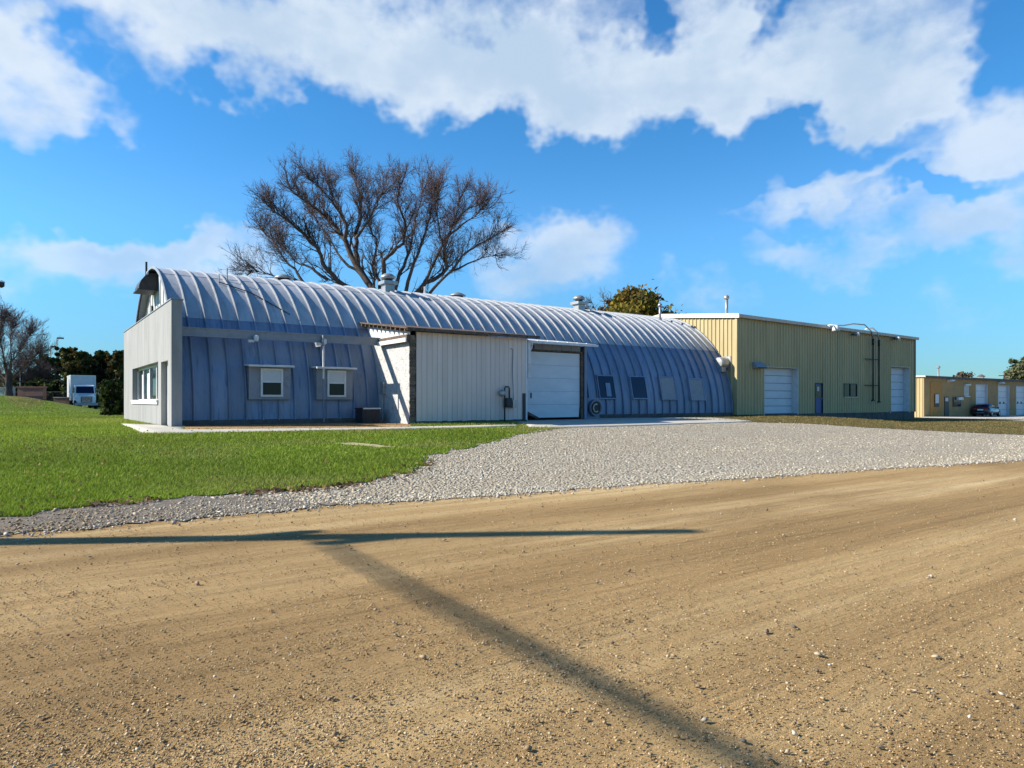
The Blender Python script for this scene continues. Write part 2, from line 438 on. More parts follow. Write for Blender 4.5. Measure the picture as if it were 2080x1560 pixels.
def dry_mat():
    m, nt, b = base('dry_grass')
    c = ramp(nt, noise_n(nt, .7, 7, .7, (1, 1.6, 1)), [(.32, (.075, .085, .022)), (.5, (.145, .11, .036)), (.66, (.22, .15, .06))])
    c = mixc(nt, ramp(nt, noise_n(nt, 12, 6, .75), [(.4, (0, 0, 0)), (.7, (.8, .8, .8))]), c, (.075, .062, .022))
    nt.links.new(c, b.inputs['Base Color']); b.inputs['Roughness'].default_value = .95; b.inputs['Specular IOR Level'].default_value = .1
    bump(nt, b, noise_n(nt, 20, 6, .75), .9, .05)
    return m


def mulch_mat():
    m, nt, b = base('dead_leaf_mulch')
    c = ramp(nt, noise_n(nt, 6, 8, .75), [(.35, (.14, .07, .025)), (.5, (.42, .225, .08)), (.66, (.58, .34, .14))])
    nt.links.new(c, b.inputs['Base Color']); b.inputs['Roughness'].default_value = .95
    bump(nt, b, noise_n(nt, 25, 6, .75), 1, .05)
    return m


def road_mat():
    m, nt, b = base('dirt_road')
    # tyre-worn lanes run along the road
    lane = noise_n(nt, 1.1, 5, .55, (.035, 1, 1), dist=.15)
    c = ramp(nt, lane, [(.28, (.22, .138, .06)), (.44, (.37, .242, .108)), (.56, (.44, .30, .14)), (.70, (.62, .46, .25))])
    patch = ramp(nt, noise_n(nt, .42, 6, .62, (.35, 1, 1)), [(.42, (0, 0, 0)), (.62, (.8, .8, .8))])
    c = mixc(nt, patch, c, (.24, .152, .066))
    fine = noise_n(nt, 48, 8, .8)
    c = mixc(nt, ramp(nt, fine, [(.34, (.7, .7, .7)), (.5, (0, 0, 0))]), c, (.16, .094, .038))
    c = mixc(nt, ramp(nt, fine, [(.58, (0, 0, 0)), (.72, (.55, .55, .55))]), c, (.62, .46, .26))
    nt.links.new(c, b.inputs['Base Color']); b.inputs['Roughness'].default_value = .95; b.inputs['Specular IOR Level'].default_value = .1
    p = bump(nt, b, noise_n(nt, 3.0, 5, .6, (.05, 1, 1), dist=.15), .8, .10)          # ruts
    p = bump(nt, b, noise_n(nt, 9, 6, .7, (.5, 1, 1)), .5, .04, p)
    bump(nt, b, noise_n(nt, 85, 6, .8), .8, .010, p)
    return m


def gravel_mat():
    m, nt, b = base('crushed_gravel')
    pos = N(nt, 'ShaderNodeNewGeometry').outputs['Position']
    vo = N(nt, 'ShaderNodeTexVoronoi'); vo.inputs['Scale'].default_value = 17; vo.inputs['Randomness'].default_value = 1; nt.links.new(pos, vo.inputs[0])
    sepc = N(nt, 'ShaderNodeSeparateColor'); nt.links.new(vo.outputs['Color'], sepc.inputs[0])
    c = ramp(nt, sepc.outputs[0], [(0, (.27, .22, .15)), (.3, (.42, .36, .265)), (.6, (.52, .455, .35)), (1, (.62, .55, .44))])
    c = mixc(nt, ramp(nt, vo.outputs['Distance'], [(.45, (0, 0, 0)), (.75, (.85, .85, .85))]), c, (.15, .13, .11))
    c = mixc(nt, ramp(nt, noise_n(nt, .5, 6, .62, (.3, 1, 1), dist=.4), [(.44, (0, 0, 0)), (.66, (.7, .7, .7))]), c, (.36, .30, .215))
    nt.links.new(c, b.inputs['Base Color']); b.inputs['Roughness'].default_value = .92; b.inputs['Specular IOR Level'].default_value = .15
    inv = math_n(nt, 'SUBTRACT', 1.0, vo.outputs['Distance'])
    p = bump(nt, b, inv, 1, .05); bump(nt, b, noise_n(nt, 5, 4, .6), .5, .06, p)
    return m


M['mulch2'] = two('bare_soil', (.30, .25, .12), (.42, .36, .2), 5, .95, bs=.6, bscale=22)
M['rubble'] = two('dirty_rubble', (.085, .07, .055), (.19, .16, .125), 8, .95, (1, 1, 1), .9, 22, dirt=(.10, .065, .04), dscale=1.5)
M['lawn'] = lawn_mat(); M['dry'] = dry_mat(); M['mulch'] = mulch_mat(); M['road'] = road_mat(); M['gravel'] = gravel_mat()
rng = np.random.default_rng(11); random.seed(5)

# ------------------------------------------------------------------ ground sheets
def axis(lo, hi, step, far):
    a = list(np.arange(lo, hi + .01, step)); s = step; x = lo
    while x > -far: s *= 1.5; x -= s; a.insert(0, x)
    s = step; x = a[-1]
    while x < far: s *= 1.5; x += s; a.append(x)
    return np.array(a)


def rough_edge(poly, amp, step=.3, seed=0):
    """subdivide a polygon and push its edge about (only where amp > 0)"""
    rr = np.random.default_rng(seed); out = []
    n = len(poly)
    for i in range(n):
        a = np.array(poly[i][:2]); b = np.array(poly[(i + 1) % n][:2]); l = np.hypot(*(b - a)); am = poly[i][2] if len(poly[i]) > 2 else 0
        k = max(1, int(l / step)) if am else max(1, int(l / 2.5))
        k = min(k, 400); nv = np.array((-(b - a)[1], (b - a)[0])) / max(l, 1e-6)
        for j in range(k):
            p = a + (b - a) * j / k
            if am and j: p = p + nv * rr.normal(0, am * amp)
            out.append(tuple(p))
    return out


def inside(poly, P):
    x, y = P[:, 0], P[:, 1]; r = np.zeros(len(P), bool); n = len(poly)
    for i in range(n):
        x0, y0 = poly[i]; x1, y1 = poly[(i + 1) % n]
        if y0 == y1: continue
        r ^= ((y0 > y) != (y1 > y)) & (x < (x1 - x0) * (y - y0) / (y1 - y0) + x0)
    return r


def sheet(name, poly, mat, lift, step=.6, far_step=4.0, thick=0):
    xs = [p[0] for p in poly]; ys = [p[1] for p in poly]
    pts = [Vector(p) for p in poly]
    def grid(s, x0, x1, y0, y1):
        gx, gy = np.meshgrid(np.arange(x0, x1, s), np.arange(y0, y1, s)); return np.stack([gx.ravel(), gy.ravel()], 1)
    near = (max(min(xs), -20), min(max(xs), 62), max(min(ys), -4), min(max(ys), 50))
    P = [grid(step, *near)] if near[1] > near[0] and near[3] > near[2] else []
    G = grid(far_step, min(xs), max(xs), min(ys), max(ys))
    G = G[~((G[:, 0] > near[0]) & (G[:, 0] < near[1]) & (G[:, 1] > near[2]) & (G[:, 1] < near[3]))]
    P = np.concatenate(P + [G]); P = P[inside(poly, P)] + .013
    pts += [Vector(p) for p in P]; n = len(poly)
    v, _, f, _, _, _ = delaunay_2d_cdt(pts, [(i, (i + 1) % n) for i in range(n)], [], 1, 1e-4)
    V = np.array([(p.x, p.y) for p in v]); z = gz(V[:, 0], V[:, 1]) + lift
    me = np_mesh(name, np.column_stack([V, z]), np.array(f), mat)
    # faces upward
    o = link(name, me)
    import bmesh
    bm = bmesh.new(); bm.from_mesh(me)
    bm.normal_update()
    for fc in bm.faces:
        if fc.normal.z < 0: fc.normal_flip()
    if thick:
        e = [q for q in bm.edges if q.is_boundary]; r = bmesh.ops.extrude_edge_only(bm, edges=e)
        for q in r['geom']:
            if isinstance(q, bmesh.types.BMVert): q.co.z -= thick
    bm.to_mesh(me); bm.free()
    return tag(o, kind='structure')


ax_ = axis(-24, 92, 1.0, 3000); ay_ = axis(-8, 60, 1.0, 3000)
GX, GY = np.meshgrid(ax_, ay_); nx, ny = len(ax_), len(ay_)
idx = np.arange(nx * ny).reshape(ny, nx)
quads = np.stack([idx[:-1, :-1], idx[:-1, 1:], idx[1:, 1:], idx[1:, :-1]], -1).reshape(-1, 4)
tag(link('ground', np_mesh('ground', np.column_stack([GX.ravel(), GY.ravel(), gz(GX, GY).ravel() - .05]), quads, M['dry'], smooth=True)), kind='structure')

road_edge = [hit(u, v) for u, v in ((0, 1091), (120, 1078), (235, 1067), (330, 1058), (520, 1043), (700, 1026), (900, 1014), (1040, 1006), (1130, 998), (1300, 985), (1500, 973), (1700, 959), (1900, 946), (2080, 934))]
far_r = (road_edge[-1][0] + 50, road_edge[-1][1] - 6)
gravel_top = [hit(u, v) for u, v in ((1150, 869), (1290, 866), (1420, 861), (1520, 858), (1640, 861), (1760, 869), (1900, 876), (2080, 884))]
lawn_low = [hit(u, v) for u, v in ((-260, 1082), (-120, 1066), (0, 1053), (120, 1037), (200, 1026), (330, 1018), (450, 1008), (560, 998), (650, 992), (720, 983), (800, 968), (840, 955), (862, 938), (885, 924), (935, 914), (985, 902), (1040, 888), (1090, 878), (1150, 868.5))]

road_poly = rough_edge([(-150, -14), (130, -14), (130, far_r[1] - 3), far_r] + [(p[0], p[1] - .12) for p in road_edge[::-1]] + [(-8, 9.6), (-150, 10)], 1)
# the road runs a little way under the gravel
road_poly = rough_edge([(-150, -14), (130, -14), (130, 6), (45, 7.5)] + [(p[0], p[1] + .6) for p in road_edge[::-1]] + [(-8, 11.2), (-150, 11.5)], 1)
sheet('road', road_poly, M['road'], 0)
gp = [(-150, 9.7), (-10, 10.0)] + [(p[0], p[1], 1) for p in road_edge] + [far_r, (far_r[0], 13)] + [(p[0], p[1], .4) for p in gravel_top[::-1]] + [(17.0, 25.0), (12, 24.0), (3, 16), (-10, 14.5), (-150, 14.5)]
gravel_poly = rough_edge(gp, .07, .25, 3)
sheet('gravel', gravel_poly, M['gravel'], .010)
rub = rough_edge([(-150, 10.2), (-9, 10.3)] + [(p[0], p[1] + .1, 1) for p in road_edge[:6]] + [(3.0, 11.2, 1), (1.2, 12.6, 1), (-1, 13), (-150, 13.5)], .12, .2, 14)
sheet('rubble_verge', rub, M['rubble'], .016)
lawn_poly = rough_edge([(-150, lawn_low[0][1])] + [(p[0], p[1], 1) for p in lawn_low] + [(17.5, 24.2), (17.0, 26.5), (5.0, 28), (5.0, 60), (60, 60), (60, 160), (-150, 160)], .15, .2, 4)
sheet('lawn', lawn_poly, M['lawn'], .022)
dry_poly = rough_edge([(p[0], p[1], .6) for p in gravel_top[3:]] + [(45, 14.2), (140, 12), (140, 33), (74, 33), (60, 30), (34, 28), (26.5, 26.8), (25.6, 24.2)], .10, .3, 6)
sheet('dry_grass_strip', dry_poly, M['dry'], .022)
# concrete apron in front of the bay, slabs with joints between them
apron_poly = [hit(1068, 863), hit(1075, 869), hit(1160, 869), hit(1290, 866), hit(1420, 861), hit(1535, 857.5), hit(1440, 849), (24.6, 27.0), (18.2, 27.0)]
sheet('apron', rough_edge(apron_poly, 0), M['concrete'], .035, thick=.08)
walk_poly = [hit(285, 881), hit(372, 881.5), hit(600, 877), hit(800, 873.5), hit(960, 870.5), hit(1050, 867), hit(1050, 863.5), hit(960, 866), hit(700, 871), hit(420, 874), hit(373, 874), (4.46, 26.2), (4.06, 26.25), (4.06, 29.0), hit(245, 862)]
sheet('walk', rough_edge(walk_poly, 0), M['concrete'], .036, thick=.08)
mulch_poly = rough_edge([hit(376, 873.7)] + [(hit(u, v)[0], hit(u, v)[1], .5) for u, v in ((420, 873.5), (700, 870.5), (836, 868))] + [(12.3, 24.6), (12.3, 27.6), (4.5, 27.6), (4.5, 26.3)], .03, .25, 8)
bare = rough_edge([(hit(u, v)[0], hit(u, v)[1], 1) for u, v in ((672, 903), (720, 901), (760, 904), (806, 909), (770, 911), (730, 907))], .06, .2, 17)
sheet('bare_patch', bare, M['mulch2'], .030)
sheet('mulch_bed', mulch_poly, M['mulch'], .030)
drive_poly = [hit(1868, 849), hit(1960, 851), hit(2080, 856), (110, 28), (140, 28), (140, 35), (77.5, 35)]
sheet('drive', rough_edge(drive_poly, 0), M['concrete'], .035)


# ------------------------------------------------------------------ loose stones, blades, leaves
def stones(name, P, size, cols, sink=.3, label=None, mat='stone'):
    """many faceted stones in one mesh; P (n,2)"""
    n = len(P)
    oct_v = np.array([(1, 0, 0), (0, 1, 0), (-1, 0, 0), (0, -1, 0), (0, 0, 1), (0, 0, -1)], float)
    oct_f = np.array([(0, 1, 4), (1, 2, 4), (2, 3, 4), (3, 0, 4), (1, 0, 5), (2, 1, 5), (3, 2, 5), (0, 3, 5)])
    v = oct_v[None] * rng.uniform(.65, 1.25, (n, 6, 1)) + rng.normal(0, .16, (n, 6, 3))
    v *= np.stack([rng.uniform(.8, 1.35, n), rng.uniform(.7, 1.1, n), rng.uniform(.45, .8, n)], 1)[:, None]
    a = rng.uniform(0, 6.28, n); ca, sa = np.cos(a)[:, None], np.sin(a)[:, None]
    t = rng.normal(0, .35, n); ct, st = np.cos(t)[:, None], np.sin(t)[:, None]
    x, y, z = v[..., 0], v[..., 1], v[..., 2]
    x, z = x * ct - z * st, x * st + z * ct
    x, y = x * ca - y * sa, x * sa + y * ca
    v = np.stack([x, y, z], -1) * size[:, None, None]
    v[..., 0] += P[:, :1]; v[..., 1] += P[:, 1:]
    v[..., 2] += (gz(P[:, 0], P[:, 1]) + .012 + size * (.5 - sink))[:, None]
    f = (oct_f[None] + (np.arange(n) * 6)[:, None, None]).reshape(-1, 3)
    c = np.repeat(cols, 6, 0)
    o = link(name, np_mesh(name, v.reshape(-1, 3), f, M[mat], c))
    return tag(o, label, None, None, 'stuff')


def view_points(n, f0, f1, p, u0=-60, u1=2140):
    """points on the ground inside the camera's view, denser close by"""
    q = rng.uniform(0, 1, n); k = 2 - p
    f = (f0 ** k + (f1 ** k - f0 ** k) * q) ** (1 / k) if abs(k) > 1e-6 else f0 * (f1 / f0) ** q
    r = (rng.uniform(u0, u1, n) - CX) / F * f
    return np.column_stack([r * CA + f * SA, -r * SA + f * CA])


def vnoise(P, sc, seed):
    rr = np.random.default_rng(seed); g = rr.uniform(0, 1, (64, 64)); x = P[:, 0] * sc; y = P[:, 1] * sc
    xi, yi = np.floor(x).astype(int), np.floor(y).astype(int); fx, fy = x - xi, y - yi; fx = fx * fx * (3 - 2 * fx); fy = fy * fy * (3 - 2 * fy)
    a = lambda i, j: g[i % 64, j % 64]
    return (a(xi, yi) * (1 - fx) + a(xi + 1, yi) * fx) * (1 - fy) + (a(xi, yi + 1) * (1 - fx) + a(xi + 1, yi + 1) * fx) * fy


def pick(pal, n, jit=.12):
    pal = np.array(pal); c = pal[rng.integers(0, len(pal), n)]; return np.clip(c * rng.normal(1, jit, (n, 1)), .01, 1)


P = view_points(150000, 2.4, 17, 2.6, -350, 2430)
P = P[~inside(gravel_poly, P) & (P[:, 1] < 12)]
dens = .25 + .75 * vnoise(P * (.35, 1.0), .9, 1) * vnoise(P, 2.3, 2) * 2.2
P = P[rng.uniform(0, 1, len(P)) < dens]
sz = np.clip(rng.lognormal(-5.45, .42, len(P)), .0022, .014)
stones('road_grit', P, sz, pick([(.38, .25, .12), (.30, .195, .095), (.44, .31, .165), (.2, .132, .07), (.48, .37, .23)], len(P)), .35, 'small tan grit and pebbles strewn over the dirt road')
P = view_points(3300, 2.5, 16, 1.9, -350, 2430)
P = P[~inside(gravel_poly, P) & (P[:, 1] < 12)]
P = P[rng.uniform(0, 1, len(P)) < .15 + 1.1 * vnoise(P, .9, 5) * vnoise(P, .35, 6)]
sz = np.clip(rng.lognormal(-4.65, .4, len(P)), .006, .028)
stones('road_pebbles', P, sz, pick([(.42, .33, .225), (.34, .25, .155), (.2, .15, .105), (.50, .43, .34), (.3, .21, .12), (.11, .095, .085)], len(P)), .2, 'scattered grey and pale pebbles on the dirt road')

P = view_points(215000, 7.0, 34, 2.2, -350, 2300)
P = P[inside(gravel_poly, P) & ~inside(lawn_poly, P) & ~inside(dry_poly, P) & ~inside([tuple(p) for p in apron_poly], P)]
sz = np.clip(rng.lognormal(-4.36, .42, len(P)), .006, .038)
def edge_dist(P, line):
    d = np.full(len(P), 1e9)
    for a, b in zip(line[:-1], line[1:]):
        a, b = np.array(a), np.array(b); ab = b - a; tt = np.clip(((P - a) @ ab) / (ab @ ab), 0, 1); d = np.minimum(d, np.hypot(*(P - a - tt[:, None] * ab).T))
    return d
trk = vnoise(P * (.16, 1), .55, 41); keep0 = rng.uniform(0, 1, len(P)) > np.clip((trk - .55) * 4, 0, .75)      # packed wheel paths
P = P[keep0]; sz = sz[keep0]
keep = (P[:, 0] > 5.5) | (edge_dist(P, lawn_low) > rng.uniform(-.1, .75, len(P)) * vnoise(P, 1.1, 31) * 1.6)
P = P[keep]; sz = sz[keep]
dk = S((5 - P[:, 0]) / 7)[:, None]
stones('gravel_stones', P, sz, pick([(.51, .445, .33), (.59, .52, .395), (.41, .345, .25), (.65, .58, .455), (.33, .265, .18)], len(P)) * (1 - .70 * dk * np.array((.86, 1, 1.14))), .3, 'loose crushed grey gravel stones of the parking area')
# stones spilled over the edges of the gravel
E_ = []
for i in range(len(road_edge) - 1):
    a, b = np.array(road_edge[i]), np.array(road_edge[i + 1]); k = int(np.hypot(*(b - a)) * 45)
    E_.append(a + (b - a) * rng.uniform(0, 1, (k, 1)) + np.column_stack([np.zeros(k), -np.abs(rng.normal(0, .22, k)) + .05]))
for i in range(len(lawn_low) - 1):
    a, b = np.array(lawn_low[i]), np.array(lawn_low[i + 1]); k = int(np.hypot(*(b - a)) * 25)
    E_.append(a + (b - a) * rng.uniform(0, 1, (k, 1)) + rng.normal(0, .15, (k, 2)))
P = np.concatenate(E_); sz = np.clip(rng.lognormal(-3.95, .35, len(P)), .01, .04)
stones('spilled_gravel', P, sz, pick([(.44, .40, .35), (.36, .32, .27), (.26, .22, .18), (.5, .46, .4)], len(P)), .25, 'gravel stones spilled along the edge of lawn and road')
# dead leaves along the edge of the lawn
E_ = []
for i in range(2, 12):
    a, b = np.array(lawn_low[i]), np.array(lawn_low[i + 1]); k = int(np.hypot(*(b - a)) * (120 if i < 9 else 30))
    E_.append(a + (b - a) * rng.uniform(0, 1, (k, 1)) + np.column_stack([rng.normal(0, .25, k), rng.normal(-.12, .17, k)]))
P = np.concatenate(E_); n = len(P); P = P[vnoise(P, .9, 12) > .36]; n = len(P)


def cards(P3, size, aspect, up, cols, name, mat, bend=0):
    """leaf-shaped quads: P3 (n,3), up = normal bias"""
    n = len(P3); nr = rng.normal(0, 1, (n, 3)) + up; nr /= np.linalg.norm(nr, axis=1)[:, None]
    t = np.cross(nr, rng.normal(0, 1, (n, 3))); t /= np.linalg.norm(t, axis=1)[:, None] + 1e-9; b = np.cross(nr, t)
    s = size[:, None]
    v = np.stack([P3 - t * s, P3 + b * s * aspect, P3 + t * s, P3 - b * s * aspect], 1)
    f = np.arange(n * 4).reshape(-1, 4)
    return np_mesh(name, v.reshape(-1, 3), f, M[mat], np.repeat(cols, 4, 0))


me = cards(np.column_stack([P, gz(P[:, 0], P[:, 1]) + rng.uniform(.02, .06, n)]), rng.uniform(.025, .06, n), .6, np.array((0, 0, 2.0)),
           pick([(.14, .07, .035), (.2, .11, .055), (.09, .05, .03), (.26, .17, .1)], n), 'dead_leaves', 'leaf')
tag(link('dead_leaves', me), 'brown dead leaves gathered along the lawn edge by the road', kind='stuff')


P = view_points(2600, 9, 40, 2.0, -60, 1150); P = P[inside(lawn_poly, P) & (P[:, 1] < 24)]; P = P[rng.uniform(0, 1, len(P)) < .15 + .85 * vnoise(P, .5, 51)]; n = len(P)
tag(link('fallen_leaves', cards(np.column_stack([P, gz(P[:, 0], P[:, 1]) + rng.uniform(.04, .09, n)]), rng.uniform(.02, .045, n), .65, np.array((0, 0, 2.0)), pick([(.24, .15, .05), (.17, .09, .04), (.33, .25, .08)], n), 'fallen_leaves', 'leaf')), 'a few dry leaves scattered over the lawn', kind='stuff')


def blades(name, P, h, w, cols, label):
    n = len(P); z = gz(P[:, 0], P[:, 1]) + .018; a = rng.uniform(0, 6.28, n); dx, dy = np.cos(a) * w, np.sin(a) * w
    lean = rng.normal(0, .55, (n, 2)) * h[:, None]
    b0 = np.column_stack([P[:, 0] - dx, P[:, 1] - dy, z]); b1 = np.column_stack([P[:, 0] + dx, P[:, 1] + dy, z])
    t = np.column_stack([P[:, 0] + lean[:, 0], P[:, 1] + lean[:, 1], z + h])
    v = np.stack([b0, b1, t], 1).reshape(-1, 3); f = np.arange(n * 3).reshape(-1, 3)
    c = np.repeat(cols, 3, 0); c[2::3] *= 1.25
    return tag(link(name, np_mesh(name, v, f, M['grass'], c)), label, kind='stuff')


P = view_points(500000, 7.0, 60, 2.35, -750, 1200)
walk_np = [tuple(p) for p in walk_poly]; mul_np = list(mulch_poly); ap_np = [tuple(p) for p in apron_poly]
bx = (P[:, 0] > 4) & (P[:, 1] > 26.2) & (P[:, 1] < 41)
P = P[inside(lawn_poly, P) & ~inside(walk_np, P) & ~inside(mul_np, P) & ~inside(bare, P) & ~inside(ap_np, P) & ~bx & ~((P[:, 0] > 12) & (P[:, 1] > 24.3) & (P[:, 1] < 41))]
n = len(P); ff = fwd(P[:, 0], P[:, 1])
tone = (.6 * vnoise(P, .35, 7) + .4 * vnoise(P * (.4, 1), 1.7, 8))[:, None]; dryn = np.clip((vnoise(P * (.6, 1.3), .55, 9) - .52) * 3, 0, 1)[:, None] * S((P[:, 0] + 2) / 10)[:, None]
col = pick([(.175, .25, .02), (.21, .285, .024), (.27, .32, .04), (.125, .195, .016)], n, .15) * (.7 + .6 * tone) * np.array((1, 1, 1)) + np.array((.07, .03, 0)) * np.clip(vnoise(P * (.5, 1), .25, 19)[:, None] - .45, 0, 1)
col = col * (1 - dryn * .75) + np.array((.33, .27, .11)) * dryn * .75
blades('lawn_grass', P, rng.uniform(.03, .075, n) * (1 + ff * .004), .0035 + .00035 * ff, col, 'short green blades of the mown lawn')
P = view_points(60000, 20, 75, 2.0, 1380, 2120); P = P[inside(dry_poly, P) & (P[:, 1] < 26.5)]; n = len(P); ff = fwd(P[:, 0], P[:, 1])
blades('dry_blades', P, rng.uniform(.02, .06, n), .008 + .0003 * ff, pick([(.20, .145, .055), (.15, .115, .04), (.11, .11, .03), (.27, .20, .09)], n), 'tufts of dry yellow-brown grass beside the gravel')

# ------------------------------------------------------------------ quonset building
RQ, ZQ, YQ = 6.2, .26, 33.4
def arc(th, r=RQ): return (YQ - r * math.cos(th), ZQ + r * math.sin(th))
def arcY(z, r=RQ): return YQ - math.sqrt(max(0, r * r - (z - ZQ) ** 2))
X0, X1 = 4.36, 35.52; NB = 51; PITCH = (X1 - X0) / NB
Q = thing('quonset_building', (X0, 27.2, 0), 'long blue-grey ribbed metal quonset building with white front wall', 'building')
q0 = Vector(Q.location)


def arc_strip(x0, x1, t0, t1, r, n, bulge=0.0, th=.004):
    mb = MB(); nx = 5; vs = []; fs = []
    for i in range(n + 1):
        t = t0 + (t1 - t0) * i / n
        for j in range(nx):
            s = j / (nx - 1); y, z = arc(t, r + bulge * 4 * s * (1 - s)); vs.append((x0 + (x1 - x0) * s, y, z))
    for i in range(n):
        for j in range(nx - 1): fs.append((i * nx + j, i * nx + j + 1, (i + 1) * nx + j + 1, (i + 1) * nx + j))
    return mb.add(vs, fs)


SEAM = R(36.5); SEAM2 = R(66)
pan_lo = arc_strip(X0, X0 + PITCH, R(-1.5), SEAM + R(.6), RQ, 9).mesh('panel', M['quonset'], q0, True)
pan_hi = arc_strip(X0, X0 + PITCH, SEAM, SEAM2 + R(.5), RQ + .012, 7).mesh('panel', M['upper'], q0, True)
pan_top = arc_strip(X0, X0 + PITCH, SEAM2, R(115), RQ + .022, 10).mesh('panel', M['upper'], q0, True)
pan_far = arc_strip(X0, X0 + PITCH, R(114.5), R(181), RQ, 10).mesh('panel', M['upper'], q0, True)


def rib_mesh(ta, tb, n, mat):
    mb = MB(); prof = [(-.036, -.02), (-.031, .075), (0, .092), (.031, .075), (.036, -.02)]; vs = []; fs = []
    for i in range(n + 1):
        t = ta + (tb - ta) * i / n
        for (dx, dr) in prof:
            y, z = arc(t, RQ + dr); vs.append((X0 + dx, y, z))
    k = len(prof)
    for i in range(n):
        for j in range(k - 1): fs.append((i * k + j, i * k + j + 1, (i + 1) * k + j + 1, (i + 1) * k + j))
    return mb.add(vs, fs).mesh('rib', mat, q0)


ribs_ = [rib_mesh(R(-1.5), SEAM, 14, M['quonset']), rib_mesh(SEAM, R(181.5), 46, M['rib'])]  # ribs coloured in two: shaded tone below the seam, sunlit tone above
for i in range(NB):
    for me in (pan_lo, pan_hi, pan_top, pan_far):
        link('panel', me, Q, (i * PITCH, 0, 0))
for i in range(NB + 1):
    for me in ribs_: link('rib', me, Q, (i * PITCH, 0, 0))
part('foundation', MB().box(X0 + .12, X1, 27.14, 39.66, -.6, .12), M['foundation'], Q)
# gable wall of upright white sheets behind the front parapet
gb = X0 + .32
for k in range(16):
    y0 = 27.4 + k * .75; y1 = y0 + .72
    za = ZQ + math.sqrt(max(0, (RQ - .04) ** 2 - (y0 - YQ) ** 2)); zb = ZQ + math.sqrt(max(0, (RQ - .04) ** 2 - (min(y1, 39.4) - YQ) ** 2))
    part('gable_sheet', MB().prism([(y0, 0), (y1, 0), (y1, zb), (y0 + .36, ZQ + math.sqrt(max(0, (RQ - .04) ** 2 - (y0 + .36 - YQ) ** 2))), (y0, za)], gb, gb + .04, 'x'), M['gable'], Q)
    part('gable_batten', MB().box(gb - .03, gb, y0 + .715, y0 + .745, 3.5, max(3.6, zb - .1)), M['gable'], Q)
# dark rolled edge of the far side and hood over the gable vent
mb = MB()
for i in range(24):
    t = R(92) + R(88) * i / 24; t2 = R(92) + R(88) * (i + 1) / 24
    (a, b), (c, d) = arc(t, RQ - .02), arc(t2, RQ - .02); (e, f), (g_, h) = arc(t, RQ - .16), arc(t2, RQ - .16)
    mb.hexa([(X0 - .03, a, b), (X0 + .03, a, b), (X0 + .03, e, f), (X0 - .03, e, f), (X0 - .03, c, d), (X0 + .03, c, d), (X0 + .03, g_, h), (X0 - .03, g_, h)])
part('end_trim', mb, M['dark'], Q)
part('vent_hood', MB().prism([(gb - .005, 5.62), (gb - .74, 5.62), (gb - .73, 5.78), (gb - .66, 5.98), (gb - .5, 6.2), (gb - .28, 6.32), (gb - .005, 6.36)], 33.35, 34.75, 'y').box(gb - .80, gb - .005, 33.3, 34.8, 5.57, 5.618), M['dark'], Q)
part('mast_pipe', MB().tube([(X0 - .02, 34.3, 6.2), (X0 - .02, 34.3, 6.95)], .045), M['dark'], Q)
mb = MB(); mb.box(gb - .08, gb - .03, 34.75, 34.87, 4.2, 5.1); part('gable_conduit', mb, M['dark'], Q)
mb = MB(); mb.box(gb - .16, gb - .03, 32.6, 34.5, 4.46, 4.55); part('gable_bracket', mb, M['galv'], Q)
mb = MB(); mb.box(gb - .2, gb - .03, 34.9, 35.3, 4.36, 4.6); mb.box(gb - .18, gb - .03, 35.6, 37, 4.42, 4.5); part('junction_box', mb, M['dark'], Q)

# white rendered front wall with a door and a wide window set deep in it
FX0, FX1, FY0, FY1, FZ = 4.10, 4.44, 26.31, 40.45, 4.32
wy0, wy1, wz0, wz1 = 29.25, 37.0, .82, 2.32; dy0, dy1, dz1 = 27.02, 28.55, 2.26
mb = MB()
mb.box(FX0, FX1, FY0, dy0, -.4, FZ); mb.box(FX0, FX1, dy0, dy1, dz1, FZ); mb.box(FX0, FX1, dy1, wy0, -.4, FZ)
mb.box(FX0, FX1, wy0, wy1, wz1, FZ); mb.box(FX0, FX1, wy0, wy1, -.4, wz0); mb.box(FX0, FX1, wy1, FY1, -.4, FZ)
part('front_wall', mb, M['stucco'], Q)
part('coping', MB().box(FX0 - .03, FX1 + .04, FY0 - .03, FY1 + .03, FZ, FZ + .035), M['beam'], Q)
W = part('window', MB().box(FX1 - .10, FX1 - .03, wy0 + .02, wy1 - .02, wz1 - .10, wz1 - .002).box(FX1 - .10, FX1 - .03, wy0 + .02, wy1 - .02, wz0 + .002, wz0 + .08), M['white'], Q)
for k in range(5):
    y = wy0 + .05 + k * (wy1 - wy0 - .14) / 4
    part('mullion', MB().box(FX1 - .13, FX1 - .03, y - .06, y + .06, wz0 + .08, wz1 - .10), M['white'], W)
for k in range(4):
    y = wy0 + .05 + k * (wy1 - wy0 - .14) / 4
    part('pane', MB().box(FX1 - .07, FX1 - .055, y + .06, y + (wy1 - wy0 - .14) / 4 - .06, wz0 + .08, wz1 - .10), M['glass'], W)
    if k != 1: part('blind', MB().box(FX1 - .085, FX1 - .078, y + .10, y + (wy1 - wy0 - .14) / 4 - .5 - .2 * k, wz0 + .10, wz1 - .3), M['curtain'], W)
part('sill', MB().box(FX0 - .07, FX1 - .1, wy0 - .06, wy1 + .06, wz0 - .03, wz0 + .05).box(FX0 - .05, FX0 - .002, wy0 - .04, wy1 + .04, wz0 - .13, wz0 - .032), M['white'], W)
D = part('door', MB().box(FX1 - .14, FX1 - .08, dy0 + .5, dy1 - .01, -.06, dz1 - .01), M['white'], Q)
part('side_panel', MB().box(FX1 - .15, FX1 - .05, dy0 + .01, dy0 + .49, -.06, dz1 - .01), M['white'], D)
part('pane', MB().box(FX1 - .15, FX1 - .141, dy0 + .75, dy1 - .3, 1.0, dz1 - .3), M['glass'], D)
